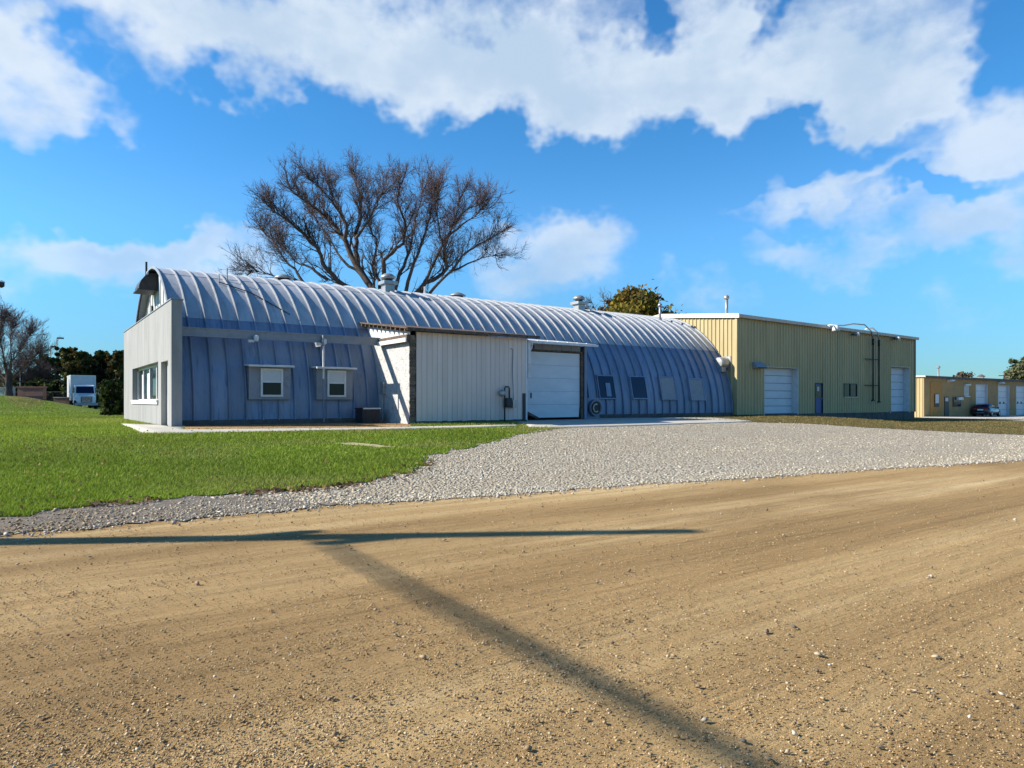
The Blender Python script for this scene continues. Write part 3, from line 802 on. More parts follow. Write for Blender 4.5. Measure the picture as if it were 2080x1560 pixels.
part('handle', MB().bar((FX1 - .17, dy0 + .6, .95), (FX1 - .17, dy0 + .6, 1.15), .03), M['galv'], D)


def boxed_window(x0, x1, z0, z1, label=None):
    """a sash window in a small box that stands out of the curved wall, under its own little roof"""
    yf = 26.98
    W = part('window', MB().box(x0 - .42, x1 + .3, yf + .06, 28.0, z0 - .1, z1 + .06), M['beam'], Q)
    fr = MB(); t = .075
    fr.box(x0, x1, yf, yf + .058, z1 - t, z1); fr.box(x0, x1, yf, yf + .058, z0, z0 + t)
    fr.box(x0, x0 + t, yf, yf + .058, z0 + t, z1 - t); fr.box(x1 - t, x1, yf, yf + .058, z0 + t, z1 - t)
    zm = (z0 + z1) / 2 + .03; fr.box(x0 + t, x1 - t, yf + .01, yf + .058, zm - .03, zm + .03)
    part('frame', fr, M['white'], W)
    part('pane', MB().box(x0 + t, x1 - t, yf + .035, yf + .045, z0 + t, zm - .03), M['glass'], W)
    part('pane', MB().box(x0 + t, x1 - t, yf + .02, yf + .03, zm + .03, z1 - t), M['curtain'] if label else M['glass'], W)
    part('awning', MB().hexa([(x0 - .5, yf - .22, z1 + .05), (x1 + .38, yf - .22, z1 + .05), (x1 + .38, 28.1, z1 + .14), (x0 - .5, 28.1, z1 + .14),
                              (x0 - .5, yf - .22, z1 + .12), (x1 + .38, yf - .22, z1 + .12), (x1 + .38, 28.1, z1 + .21), (x0 - .5, 28.1, z1 + .21)]), M['white'], W)


boxed_window(7.28, 8.12, .98, 2.06, 1)
boxed_window(9.88, 10.66, .98, 2.05, 1)

# openings of the right half: two dark windows, two boarded ones, leaning with the curve of the wall
def leaning(x0, x1, z0, z1, name, mat):
    def P(x, z, o): return (x, arcY(z) - o * math.cos(math.asin((z - ZQ) / RQ)), z + o * (z - ZQ) / RQ)
    t = .06
    W = part(name, MB().hexa([P(x0, z0, -.05), P(x1, z0, -.05), P(x1, z1, -.05), P(x0, z1, -.05), P(x0, z0, .13), P(x1, z0, .13), P(x1, z1, .13), P(x0, z1, .13)]), mat, Q)
    fr = MB()
    for (a, b, c, d) in ((x0 - t, x1 + t, z1, z1 + t), (x0 - t, x1 + t, z0 - t, z0), (x0 - t, x0, z0, z1), (x1, x1 + t, z0, z1)):
        fr.hexa([P(a, c, -.05), P(b, c, -.05), P(b, d, -.05), P(a, d, -.05), P(a, c, .155), P(b, c, .155), P(b, d, .155), P(a, d, .155)])
    part('frame', fr, M['quonset'], W)
    return W, P


W, P_ = leaning(24.62, 25.72, .97, 2.1, 'window', M['bluewin'])
part('blind', MB().hexa([P_(25.1, 1.05, .132), P_(25.45, 1.05, .132), P_(25.42, 1.75, .132), P_(25.1, 1.75, .132), P_(25.1, 1.05, .14), P_(25.45, 1.05, .14), P_(25.42, 1.75, .14), P_(25.1, 1.75, .14)]), M['quonset'], W)
W, P_ = leaning(27.02, 28.1, .97, 2.1, 'window', M['bluewin'])
leaning(29.32, 30.48, .92, 2.12, 'boarded_window', M['beam']); leaning(31.78, 32.92, .9, 2.06, 'boarded_window', M['beam'])

# beam along the near side, the same beam turned along the annex, lamps under it
BZ0, BZ1 = 3.14, 3.46
part('beam', MB().box(FX1, 12.12, 26.92, 27.06, BZ0, BZ1).box(FX1, 12.12, 26.89, 26.92, BZ1 - .05, BZ1).box(FX1, 12.12, 26.89, 26.92, BZ0, BZ0 + .05), M['beam'], Q)
for x in (6.2,):
    part('beam_stay', MB().bar((x, 27.06, 3.3), (x, 28.1, 3.3), .07), M['beam'], Q)
part('bracket_plate', MB().box(9.60, 9.64, 26.72, 28.1, 3.0, 3.42), M['beam'], Q)
part('pipe_sunlit', MB().tube([(9.66, 26.84, 3.2), (9.66, 26.84, 1.7)], .04), M['white'], Q); part('pipe_shaded', MB().tube([(9.66, 26.84, 1.70), (9.68, 26.84, .0)], .036), M['quonset'], Q)  # one pipe: white where sunlit, its shaded lower length coloured darker
# roof ladder hooks
part('roof_hook', MB().tube([(6.9, arc(R(64))[0], arc(R(64))[1]), (6.9, arc(R(64))[0], arc(R(64))[1] + .55)], .03).tube([(6.5, arc(R(60))[0], arc(R(60))[1]), (6.5, arc(R(60))[0], arc(R(60))[1] + .4)], .025), M['galv'], Q)
part('roof_cable', MB().tube([(6.5, arc(R(60), RQ + .09)[0], arc(R(60), RQ + .09)[1]), (7.6, arc(R(53), RQ + .09)[0], arc(R(53), RQ + .09)[1]), (8.9, arc(R(41), RQ + .09)[0], arc(R(41), RQ + .09)[1])], .022), M['dark'], Q)


def ventilator(x, th, big=True):
    y, z = arc(th)
    if big:
        V = part('ventilator', MB().box(x - .25, x + .25, y - .25, y + .25, z - .35, z + .34), M['galv'], Q)
        part('collar', MB().box(x - .37, x + .37, y - .37, y + .37, z + .34, z + .50), M['galv'], V)
        part('neck', MB().lathe([(.22, z + .50), (.22, z + .68)], (x, y, 0), 16), M['dark'], V, True)
        part('cap', MB().lathe([(.30, z + .62), (.39, z + .67), (.34, z + .78), (.2, z + .88), (.05, z + .92)], (x, y, 0), 20), M['galv'], V, True)
    else:
        V = part('ventilator', MB().lathe([(.3, z - .2), (.3, z + .44)], (x, y, 0), 14), M['dark'], Q, True)
        part('cap', MB().lathe([(.46, z + .42), (.46, z + .47), (.22, z + .58), (.05, z + .64)], (x, y, 0), 18), M['galv'], V, True)


ventilator(14.78, R(76)); ventilator(27.25, R(76))
ventilator(10.35, R(98), False); ventilator(20.2, R(98), False); ventilator(29.6, R(98), False)
part('roof_pipe', MB().tube([(33.6, 31.3, 5.9), (33.6, 31.3, 7.0)], .075).lathe([(.13, 6.95), (.15, 7.02), (.1, 7.12), (.02, 7.16)], (33.6, 31.3, 0), 12), M['galv'], Q, True)
part('short_pipe', MB().tube([(17.2, 32.6, 6.4), (17.2, 32.6, 6.85)], .04), M['white'], Q)

for u, lab in ((519, 'white twin floodlight under the beam nearest the front wall'), (657, 'white twin floodlight under the beam above the pale pipe')):
    d = ray(u, 685); x = 26.84 / d[1] * d[0]
    t = thing('flood_light', (x, 26.86, 3.1), lab, 'light', 'floodlights under the beam')
    part('lamp_head', MB().lathe([(.05, -.1), (.085, -.08), (.10, .07), (.07, .12)], (x + .02, 26.80, 3.16), 12, 'z'), M['white'], t, True)
    part('lamp_head', MB().lathe([(.05, -.16), (.06, -.12), (.045, .06)], (x - .12, 26.80, 3.06), 12, 'x'), M['white'], t, True)
    part('bracket', MB().bar((x, 26.9, 3.16), (x, 26.78, 3.12), .05), M['galv'], t)

# ------------------------------------------------------------------ annex with brick side
AX0, AX1, AY = 12.2, 17.75, 24.38
A = thing('annex', (AX0, AY, 0), 'small white annex with board front and white-painted brick side', 'building')
mb = MB().prism([(AY, -.3), (28.3, -.3), (28.3, 3.38), (AY, 3.38)], AX0, AX0 + .22, 'x')
part('brick_wall', mb, M['brickwhite'], A)
part('back_wall', MB().box(AX1 - .12, AX1, AY + .07, 28.3, -.3, 3.5), M['board'], A)
zc = -.1; k = 0
while zc < 3.3:                         # bare brick ends at the corner
    h = random.uniform(.105, .135); w = .235 + random.uniform(-.02, .02)
    part('brick', MB().box(AX0 - .012 + random.uniform(-.01, .01), AX0 + w, AY - .05 + random.uniform(-.015, .015), AY - .002, zc, min(zc + h, 3.36)), M['darkbrick'], A)
    zc += h + .012; k += 1
nb = 23; bw = (AX1 - AX0 - .27) / nb
for i in range(nb):
    x = AX0 + .27 + i * bw; dz = random.uniform(-.012, .012)
    part('board', MB().box(x + .006, x + bw - .006, AY - .075, AY - .02 + dz * .2, .02 + dz, 3.52), M['board'], A)
part('sheathing', MB().box(AX0 + .26, AX1, AY - .02, AY + .06, .0, 3.5), M['wood'], A)
part('corner_post', MB().box(AX1 - .02, AX1 + .07, AY - .09, AY + .1, -.05, 3.52), M['white'], A)
part('charred_post', MB().box(AX1 - .19, AX1 - .03, AY - .10, AY - .077, -.05, 1.15), M['dark'], A)
part('base_slab', MB().box(AX0 + .24, AX1 + .05, AY - .09, AY + .2, -.35, .0), M['foundation'], A)
# roof sloping to the front, its rafter tails and the boarded gable
def rz_(y): return 3.60 + (y - 24.1) * .135
part('roof_deck', MB().hexa([(AX0 - .32, 24.0, rz_(24.0)), (AX1 + .55, 24.0, rz_(24.0)), (AX1 + .55, 29.1, rz_(29.1)), (AX0 - .32, 29.1, rz_(29.1)),
                            (AX0 - .32, 24.0, rz_(24.0) + .05), (AX1 + .55, 24.0, rz_(24.0) + .05), (AX1 + .55, 29.1, rz_(29.1) + .05), (AX0 - .32, 29.1, rz_(29.1) + .05)]), M['wood'], A)
part('fascia', MB().box(AX0 - .3, AX1 + .5, 23.96, 23.997, rz_(24) - .07, rz_(24) + .052), M['wood'], A)
for i in range(11):
    y = 24.15 + i * .42
    part('rafter_tail', MB().box(AX0 - .30, AX0 - .005, y, y + .07, rz_(y) - .11, rz_(y) - .004), M['wood'], A)
for i in range(13):
    y = 24.36 + i * .33; ztop = rz_(y) - .02
    part('gable_board', MB().box(AX0 + .0, AX0 + .03, y + .008, y + .322, 3.40, ztop), M['white'], A)
part('side_beam', MB().box(AX0 - .16, AX0 - .004, 24.30, 26.90, 3.12, 3.40), M['wood'], A)  # dark tone stands for the shaded upper half of the beam face
part('beam_flange', MB().box(AX0 - .22, AX0 - .162, 24.28, 26.90, 3.11, 3.27), M['white'], A)  # white strip stands for the sunlit lower half of that face
part('wall_meter', MB().box(AX0 - .12, AX0 - .004, 26.55, 26.85, 1.1, 1.6).tube([(AX0 - .06, 26.7, 1.1), (AX0 - .06, 26.7, .0)], .03), M['galv'], A)

# the drive-in bay beside the annex: door, jambs, header blocks, small metal canopy, downspout
GX0, GX1, GY_ = 18.72, 21.95, 25.65
G = thing('garage_bay', (GX0, GY_, 0), 'drive-in bay with white overhead door, broken at its lower left corner', 'garage door')
secs = 5; dzs = 3.06 / secs
for i in range(secs):
    z0 = .05 + i * dzs; z1 = z0 + dzs - .008
    if i == 0: poly = [(GX0 + .62, z0), (GX1 - .06, z0 - .0), (GX1, z1), (GX0 + .02, z1), (GX0 + .04, z0 + .32)]
    elif i == 1: poly = [(GX0 + .03, z0), (GX1, z0), (GX1, z1), (GX0 - .02, z1), (GX0 + .05, z0 + .45)]
    else: poly = [(GX0, z0), (GX1, z0), (GX1, z1), (GX0, z1)]
    mb = MB().prism(poly, GY_, GY_ + .05, 'y')
    dp = part('door_section', mb, M['door'], G)
    for q in (.2, .4): part('groove', MB().box(GX0 + .1, GX1 - .05, GY_ - .006, GY_ - .001, z0 + q, z0 + q + .012), M['door'], dp)
part('handle', MB().box(GX0 + .27, GX0 + .31, GY_ - .05, GY_ - .001, .95, 1.2), M['dark'], G)
part('torn_flap', MB().hexa([(GX0 - .05, GY_ - .02, .25), (GX0 + .55, GY_ - .16, .0), (GX0 + .72, GY_ - .14, .02), (GX0 + .05, GY_ - .0, .36), (GX0 - .05, GY_ + .0, .27), (GX0 + .55, GY_ - .12, .03), (GX0 + .72, GY_ - .1, .05), (GX0 + .05, GY_ + .02, .38)]), M['wood'], G)
part('torn_weatherstrip', MB().prism([(GX0 - .16, .1), (GX0 + .0, .3), (GX0 - .03, .75), (GX0 + .08, 1.05), (GX0 - .05, 1.45), (GX0 - .16, 1.5)], GY_ - .03, GY_ - .012, 'y'), M['dark'], G)
part('jamb', MB().box(GX1 + .02, GX1 + .14, GY_ - .08, GY_ + .1, -.1, 3.2).box(GX1 + .142, GX1 + .22, GY_ - .02, 27.6, -.1, 3.2), M['wood'], G)
part('jamb', MB().box(GX1 + .225, GX1 + .38, GY_ - .1, 27.9, -.1, 3.46), M['quonset'], G)
part('jamb', MB().box(GX0 - .3, GX0 - .02, GY_ - .03, GY_ + .08, -.1, 3.2), M['dark'], G)
part('lintel', MB().box(GX0 - .3, GX1 + .14, GY_ - .1, GY_ + .1, 3.13, 3.2), M['wood'], G)
for i in range(6):
    x = GX0 - .25 + i * .58
    part('header_block', MB().box(x + .01, x + .57, GY_ - .06, GY_ + .1, 3.205, 3.55), M['beam'], G)
part('room_back', MB().box(GX0 - .3, GX1 + .14, 27.4, 27.46, -.1, 3.5), M['dark'], G)
cz = lambda y: 3.50 + (y - 24.9) * .128
for i in range(7):
    x = GX0 - .42 + i * .58
    part('canopy_sheet', MB().hexa([(x, 24.9, cz(24.9)), (x + .575, 24.9, cz(24.9)), (x + .575, 28.1, cz(28.1)), (x, 28.1, cz(28.1)), (x, 24.9, cz(24.9) + .03), (x + .575, 24.9, cz(24.9) + .03), (x + .575, 28.1, cz(28.1) + .03), (x, 28.1, cz(28.1) + .03)])
         .box(x - .015, x + .015, 24.9, 25.0, cz(24.9) + .03, cz(24.9) + .06), M['white'], G)
part('gutter', MB().box(GX0 - .42, GX1 + .45, 24.80, 24.895, 3.40, 3.50), M['white'], G)
part('downspout', MB().tube([(GX0 - .25, 24.85, 3.42), (GX0 - .27, 24.85, 3.2), (GX0 - .62, 24.6, 2.95), (GX0 - .66, 24.55, 2.8), (GX0 - .66, 24.55, 1.9)], .055, 8).box(GX0 - .72, GX0 - .58, 24.48, 24.62, 1.85, 3.45), M['white'], G)
part('bay_lamp', MB().lathe([(.03, 3.18), (.1, 3.22), (.13, 3.32), (.05, 3.4)], (GX0 + .25, 25.5, 0), 12), M['dark'], G, True)

# gas meter on the annex front
t = thing('gas_meter', (16.9, 24.2, -.1), 'grey gas meter with regulator and pipes on the annex front', 'gas meter')
gx = 16.55; gy = AY - .2
part('riser', MB().tube([(gx, gy, -.15), (gx, gy, 1.35), (gx + .04, gy, 1.42), (gx + .2, gy, 1.42), (gx + .24, gy, 1.36), (gx + .24, gy, .95)], .03), M['dark'], t, True)
part('regulator', MB().lathe([(.04, -.1), (.14, -.06), (.15, 0), (.12, .05), (.05, .08)], (gx - .14, gy, 1.15), 16, 'y').tube([(gx - .14, gy, 1.15), (gx, gy, 1.05)], .03), M['galv'], t, True)
part('meter_body', MB().box(gx + .02, gx + .30, gy - .12, gy + .06, .55, .95).lathe([(.15, -.15), (.17, -.12), (.17, .05), (.14, .09)], (gx + .17, gy, .74), 16, 'y'), M['dark'], t)
part('dial', MB().box(gx + .34, gx + .52, gy - .13, gy + .04, .52, .86), M['galv'], t)
part('service_pipe', MB().tube([(gx + .44, gy, .84), (gx + .44, gy, 1.2), (gx + .46, AY - .11, 2.2), (gx + .5, AY - .1, 3.02), (gx + .38, AY - .1, 3.06)], .018), M['beam'], t, True)

# air conditioner at the foot of the wall
t = thing('air_conditioner', (11.4, 26.4, -.1), 'dark low air conditioning unit with pale top beside the brick wall', 'air conditioner')
part('casing', MB().box(10.98, 11.72, 26.05, 26.75, -.1, .48), M['dark'], t)
part('top_panel', MB().box(10.94, 11.76, 26.01, 26.79, .482, .54), M['maroon'], t)
part('grille_ring', MB().lathe([(.27, .541), (.29, .56), (.25, .57)], (11.35, 26.4, 0), 18), M['galv'], t)
part('front_edge', MB().box(10.98, 11.74, 25.995, 26.008, .495, .545), M['white'], t)
for i in range(9): part('louver', MB().box(11.0, 11.7, 26.03, 26.048, -.02 + i * .053, .0 + i * .053), M['dark'], t)

# exhaust fan housing at the foot of the quonset wall
t = thing('fan_unit', (23.4, 26.7, -.1), 'round-faced blue-grey fan housing on the ground by the quonset wall', 'fan')
fx, fy, fz = 23.55, 26.35, .47
part('housing', MB().box(fx - .42, fx + .42, fy + .1, 27.1, -.08, .98), M['quonset'], t)
part('mount_board', MB().box(fx - .62, fx - .43, fy + .05, 27.1, -.1, 1.02), M['bluedoor'], t)
part('shroud', MB().lathe([(.42, .098), (.42, -.06), (.38, -.1), (.34, -.06), (.33, .05)], (fx + .05, fy, fz), 28, 'y'), M['beam'], t, True)
part('fan_hole', MB().lathe([(.325, .0), (.325, .03)], (fx + .05, fy, fz), 28, 'y'), M['dark'], t)
mb = MB()
for k in range(9):
    a0 = R(60 + k * 28); a1 = R(60 + (k + 1) * 28)
    mb.bar((fx + .05 + .18 * math.cos(a0), fy - .03, fz + .2 * math.sin(a0)), (fx + .05 + .18 * math.cos(a1), fy - .03, fz + .2 * math.sin(a1)), .06, .06, (0, 1, 0))
part('fan_blade', mb, M['galv'], t)
part('base', MB().box(fx - .4, fx + .4, fy + .12, 27.0, -.14, -.082), M['wood'], t)

# ------------------------------------------------------------------ yellow metal building
YX0, YX1, YY0, YY1 = 35.62, 58.0, 26.9, 39.1
Yb = thing('metal_building', (YX0, YY0, 0), 'yellow ribbed metal building with two white garage doors', 'building')
def eave(x): return 6.02 - (x - YX0) * .011


def siding(x0, x1, zlo, zhi, y, name='siding_sheet', mat='yellow', parent=None, axis='x', pitch=.305, out=-1):
    """one upright ribbed sheet; zhi is a function along the wall"""
    mb = MB(); prof = []
    x = x0; k = math.floor(x0 / pitch); pts = [(x0, 0)]
    while True:
        c = (k + .5) * pitch
        if c - .06 > x1: break
        for dx, o in ((-.06, 0), (-.028, .05), (.028, .05), (.06, 0)):
            if x0 < c + dx < x1: pts.append((c + dx, o))
        for g_ in (-.10, .10):
            if x0 < c + g_ * 1.02 < x1: pts.append((c + g_, .003))
        k += 1
    pts.append((x1, 0)); pts.sort(); vs = []; fs = []
    for (a, o) in pts:
        q = y + out * o
        for z in (zlo(a) if callable(zlo) else zlo, zhi(a) if callable(zhi) else zhi):
            vs.append((a, q, z) if axis == 'x' else (q, a, z))
    for i in range(len(pts) - 1): fs.append((2 * i, 2 * i + 2, 2 * i + 3, 2 * i + 1))
    return part(name, mb.add(vs, fs), M[mat], parent)


doorA = (38.35, 42.0, 2.98); doorB = (54.2, 57.05, 3.46); pdoor = (44.0, 44.95, 2.06); winY = (47.6, 49.35, 1.1, 2.08)
cuts = sorted({YX0, YX1, *doorA[:2], *doorB[:2], *pdoor[:2], *winY[:2]})
xs = [YX0]; 
while xs[-1] < YX1 - .01:
    nxt = min(xs[-1] + .915, YX1)
    for c in cuts:
        if xs[-1] + .001 < c < nxt: nxt = c; break
    xs.append(nxt)
for a, b in zip(xs[:-1], xs[1:]):
    m = (a + b) / 2; lo = -.02
    if doorA[0] < m < doorA[1]: lo = doorA[2]
    elif doorB[0] < m < doorB[1]: lo = doorB[2]
    elif pdoor[0] < m < pdoor[1]: lo = pdoor[2]
    elif winY[0] < m < winY[1]:
        siding(a, b, -.02, winY[2], YY0, parent=Yb); lo = winY[3]
    siding(a, b, lo, eave, YY0, parent=Yb)
def gab(y): return eave(YX0) + .1 * (min(y, 33.0) - YY0) - .1 * max(0, y - 33.0)
y = YY0 + .02
while y < YY1:
    siding(y, min(y + .915, YY1), -.02, gab, YX0, parent=Yb, axis='y'); y += .915
part('corner_trim', MB().box(YX0 - .05, YX0 + .10, YY0 - .066, YY0 - .053, -.02, 6.0).box(YX0 - .066, YX0 - .053, YY0 - .052, YY0 + .10, -.02, 6.0), M['yellow'], Yb)
part('corner_trim', MB().box(YX1 - .1, YX1 + .05, YY0 - .06, YY0 - .04, -.02, eave(YX1)).box(YX1 + .0, YX1 + .05, YY0 - .035, YY0 + .1, -.02, eave(YX1)), M['dark'], Yb)
part('end_wall', MB().prism([(YY0 + .01, -.1), (YY1, -.1), (YY1, 5.1), (33, 6.35), (YY0 + .01, 5.7)], YX1 - .06, YX1 - .01, 'x'), M['yellow'], Yb)
# roof with deep white edge
rf = MB()
for (ya, yb_) in ((YY0 - .16, 33.0), (33.0, YY1 + .1)):
    za0, za1 = (gab(max(ya, YY0)) + .03, gab(yb_) + .03) if ya < 33 else (gab(33) + .03, gab(yb_) + .03)
    dxz = .011 * (YX1 - YX0)
    rf.hexa([(YX0 - .1, ya, za0), (YX1 + .12, ya, za0 - dxz), (YX1 + .12, yb_, za1 - dxz), (YX0 - .1, yb_, za1),
             (YX0 - .1, ya, za0 + .08), (YX1 + .12, ya, za0 - dxz + .08), (YX1 + .12, yb_, za1 - dxz + .08), (YX0 - .1, yb_, za1 + .08)])
part('roof', rf, M['cream'], Yb)
ev = eave(YX0)
part('eave_gutter', MB().hexa([(YX0 - .1, YY0 - .26, ev - .10), (YX1 + .12, YY0 - .26, eave(YX1) - .10), (YX1 + .12, YY0 - .165, eave(YX1) - .10), (YX0 - .1, YY0 - .165, ev - .10),
                              (YX0 - .1, YY0 - .28, ev + .10), (YX1 + .12, YY0 - .28, eave(YX1) + .10), (YX1 + .12, YY0 - .165, eave(YX1) + .10), (YX0 - .1, YY0 - .165, ev + .10)]), M['trim'], Yb)
mb = MB()
for (a, b) in ((YY0 - .28, 33.0), (33.0, YY1)):
    za, zb = gab(max(a, YY0)), gab(b)
    mb.hexa([(YX0 - .17, a, za - .13), (YX0 - .102, a, za - .13), (YX0 - .102, b, zb - .13), (YX0 - .17, b, zb - .13), (YX0 - .17, a, za + .13), (YX0 - .102, a, za + .13), (YX0 - .102, b, zb + .13), (YX0 - .17, b, zb + .13)])
part('rake_trim', mb, M['cream'], Yb)
part('foundation', MB().box(YX0 + .03, YX1 - .02, YY0 + .02, YY1, -1.2, .0), M['foundation'], Yb)


def overhead(x0, x1, z1, secs, parent, rec=.45, y=YY0, z0=.0, mat='door'):
    D = part('garage_door', MB().box(x0, x1, y + rec, y + rec + .04, z0, z1), M['beam'], parent); h = (z1 - z0) / secs
    for i in range(secs):
        part('door_section', MB().box(x0 + .01, x1 - .01, y + rec - .03, y + rec - .002, z0 + i * h + .02, z0 + (i + 1) * h - .02), M[mat], D)
    part('jamb', MB().box(x1, x1 + .035, y - .03, y + rec, z0 - .1, z1).box(x0 - .035, x0, y - .03, y + rec, z0 - .1, z1).box(x0 - .035, x1 + .035, y - .03, y + rec, z1, z1 + .035), M['white' if mat == 'door' else mat], D)
    return D


overhead(*doorA, 6, Yb); overhead(*doorB, 6, Yb)
D = part('door', MB().box(pdoor[0] + .04, pdoor[1] - .04, YY0 + .03, YY0 + .08, 0, pdoor[2] - .04), M['bluedoor'], Yb)
part('frame', MB().box(pdoor[0], pdoor[0] + .04, YY0 - .04, YY0 + .1, 0, pdoor[2]).box(pdoor[1] - .04, pdoor[1], YY0 - .04, YY0 + .1, 0, pdoor[2]).box(pdoor[0] + .04, pdoor[1] - .04, YY0 - .04, YY0 + .1, pdoor[2] - .04, pdoor[2]), M['dark'], D)
part('pane', MB().box(pdoor[0] + .12, pdoor[1] - .16, YY0 + .02, YY0 + .029, 1.05, 1.88), M['glass'], D)
part('notice', MB().box(pdoor[0] + .3, pdoor[0] + .55, YY0 + .012, YY0 + .018, 1.5, 1.8), M['curtain'], D)
part('handle', MB().box(pdoor[1] - .14, pdoor[1] - .1, YY0 - .02, YY0 + .029, .95, 1.05), M['galv'], D)
W = part('window', MB().box(winY[0], winY[1], YY0 - .045, YY0 + .06, winY[2], winY[2] + .06).box(winY[0], winY[1], YY0 - .045, YY0 + .06, winY[3] - .05, winY[3]).box(winY[0], winY[0] + .05, YY0 - .045, YY0 + .06, winY[2] + .06, winY[3] - .05)
         .box(winY[1] - .05, winY[1], YY0 - .045, YY0 + .06, winY[2] + .06, winY[3] - .05).box((winY[0] + winY[1]) / 2 - .03, (winY[0] + winY[1]) / 2 + .03, YY0 - .03, YY0 + .06, winY[2] + .06, winY[3] - .05), M['dark'], Yb)
part('pane', MB().box(winY[0] + .05, (winY[0] + winY[1]) / 2 - .03, YY0 + .02, YY0 + .03, winY[2] + .06, winY[3] - .05), M['glass'], W)
part('pane', MB().box((winY[0] + winY[1]) / 2 + .03, winY[1] - .05, YY0 + .005, YY0 + .015, winY[2] + .06, winY[3] - .05), M['glass'], W)
part('sill', MB().box(winY[0] - .03, winY[1] + .03, YY0 - .09, YY0 - .046, winY[2] - .03, winY[2] + .03), M['galv'], W)
part('roof_stack', MB().tube([(37.6, 29.2, 6.0), (37.6, 29.2, 7.55)], .10, 12).lathe([(.15, 7.5), (.17, 7.56), (.17, 7.66), (.1, 7.74), (.02, 7.78)], (37.6, 29.2, 0), 14), M['galv'], Yb, True)
# exhaust hood on the sunlit end wall, like an elbow of sheet metal
hx = YX0 - .02
part('exhaust_hood', MB().lathe([(.10, -.74), (.30, -.72), (.36, -.66), (.37, -.12), (.33, -.02), (.33, .0)], (hx, 27.72, 3.17), 24, 'x').box(hx - .70, hx - .3, 27.45, 27.99, 2.62, 2.9), M['galv'], Yb)
part('hood_flange', MB().box(hx - .06, hx - .04, 27.3, 28.14, 2.75, 3.59), M['galv'], Yb)

t = thing('wall_vent', (37.5, 26.6, 2.9), 'dark blue-grey louvred vent hood beside the left garage door', 'vent')
part('hood', MB().prism([(26.86, 3.25), (26.86, 2.86), (26.45, 2.86), (26.5, 3.0), (26.72, 3.25)], 37.05, 38.02, 'x'), M['beam'], t)
part('louver', MB().box(37.08, 37.99, 26.42, 26.448, 2.87, 2.93), M['dark'], t)

labs = ['large white shaded yard lamp at the eave above the blue door', 'small white floodlight under the eave above the square window', 'small white floodlight under the eave right of the twin pipes']
for i, (x, z) in enumerate(((45.15, 5.88), (48.5, 5.58), (54.3, 5.58))):
    t = thing('yard_lamp' if i == 0 else 'flood_light', (x, YY0, z), labs[i], 'light', None if i == 0 else 'floodlights on the yellow wall')
    if i == 0:
        part('shade', MB().lathe([(.06, .12), (.17, .06), (.24, -.12), (.26, -.3), (.2, -.3), (.12, -.05)], (x, YY0 - .85, z), 14), M['white'], t, True)
        part('arm', MB().tube([(x, YY0 - .85, z + .1), (x - .05, YY0 - .4, z + .15), (x - .1, YY0 - .03, z)], .045), M['white'], t, True)
        part('side_arm', MB().bar((x, YY0 - .85, z + .05), (x - .75, YY0 - .80, z - .02), .06), M['white'], t)
    else:
        part('lamp_head', MB().lathe([(.06, -.14), (.14, -.1), (.16, .06), (.1, .13)], (x + .12, YY0 - .45, z), 14, 'x'), M['white'], t, True)
        part('bracket', MB().bar((x - .02, YY0 - .42, z), (x - .05, YY0 - .03, z - .02), .05), M['dark'], t)
        part('housing', MB().box(x - .42, x - .06, YY0 - .5, YY0 - .35, z - .1, z + .03), M['dark'], t)

# twin service pipes with rails between them, bent over the eave
t = thing('service_pipes', (51.4, YY0, 0), 'pair of dark upright pipes strapped to the yellow wall', 'pipes')
for k, x in enumerate((51.0, 51.85)):
    y = YY0 - .32; zt = 5.45 - .05 * k
    part('pipe', MB().tube([(x, y, .92 - .12 * k), (x, y, zt - .2)], .055), M['dark'], t, True)
    part('coupling', MB().tube([(x, y, zt - .5), (x, y, zt - .05)], .085), M['dark'], t, True)
    part('foot', MB().box(x - .1, x + .1, y - .09, y + .09, .82 - .12 * k, .92 - .12 * k), M['dark'], t)
    if k == 0: bend = [(x, y, zt - .1), (x - .15, y + .02, zt + .45), (x - .7, y + .25, zt + .95), (x - 1.6, y + .6, zt + 1.0), (x - 2.4, y + .9, zt + .85), (x - 5.0, y + 1.2, zt + .75)]
    else: bend = [(x, y, zt - .1), (x - .1, y + .05, zt + .5), (x - .35, y + .3, zt + .85), (x - .7, y + .7, zt + .75)]
    part('bend', MB().tube(bend, .05), M['galv'], t, True)
for z in (1.98, 3.9): part('rail', MB().bar((50.15, YY0 - .2, z), (51.95, YY0 - .2, z), .06), M['dark'], t)


# ------------------------------------------------------------------ far tan building, car
FB = thing('tan_building', (78, 35, -.9), 'low tan block building with yellow end wall far right', 'building')
ty = 35.1; tx0 = 77.6; tz0 = -1.2; tz1 = 3.38
fd = [(90.2, 93.3, 2.75), (96.4, 99.6, 2.7), (101.8, 105.1, 2.7)]
cuts = [tx0 + .6] + [c for d in fd for c in (d[0] - .045, d[1] + .045)] + [130]
mb = MB()
for i in range(0, len(cuts), 2): mb.box(cuts[i], cuts[i + 1], ty, ty + .3, tz0, tz1)
for d in fd: mb.box(d[0] - .045, d[1] + .045, ty, ty + .3, d[2] + .045, tz1)
part('front_wall', mb, M['tan'], FB)
part('ochre_bay', MB().box(79.0, 81.8, ty - .04, ty - .003, -.9, 2.9), M['ochre'], FB)
part('corner_trim', MB().box(tx0 - .05, tx0 + .62, ty - .06, ty - .003, tz0, tz1), M['tan'], FB)
y = ty
while y < 46:
    siding(y, y + .9, -1.0, tz1, tx0, parent=FB, axis='y'); y += .9
part('roof', MB().box(tx0 - .2, 130, ty - .25, 50, tz1, tz1 + .14), M['cream'], FB)
part('eave_trim', MB().box(tx0 - .2, 130, ty - .3, ty - .252, tz1 - .12, tz1 + .13), M['foundation'], FB)
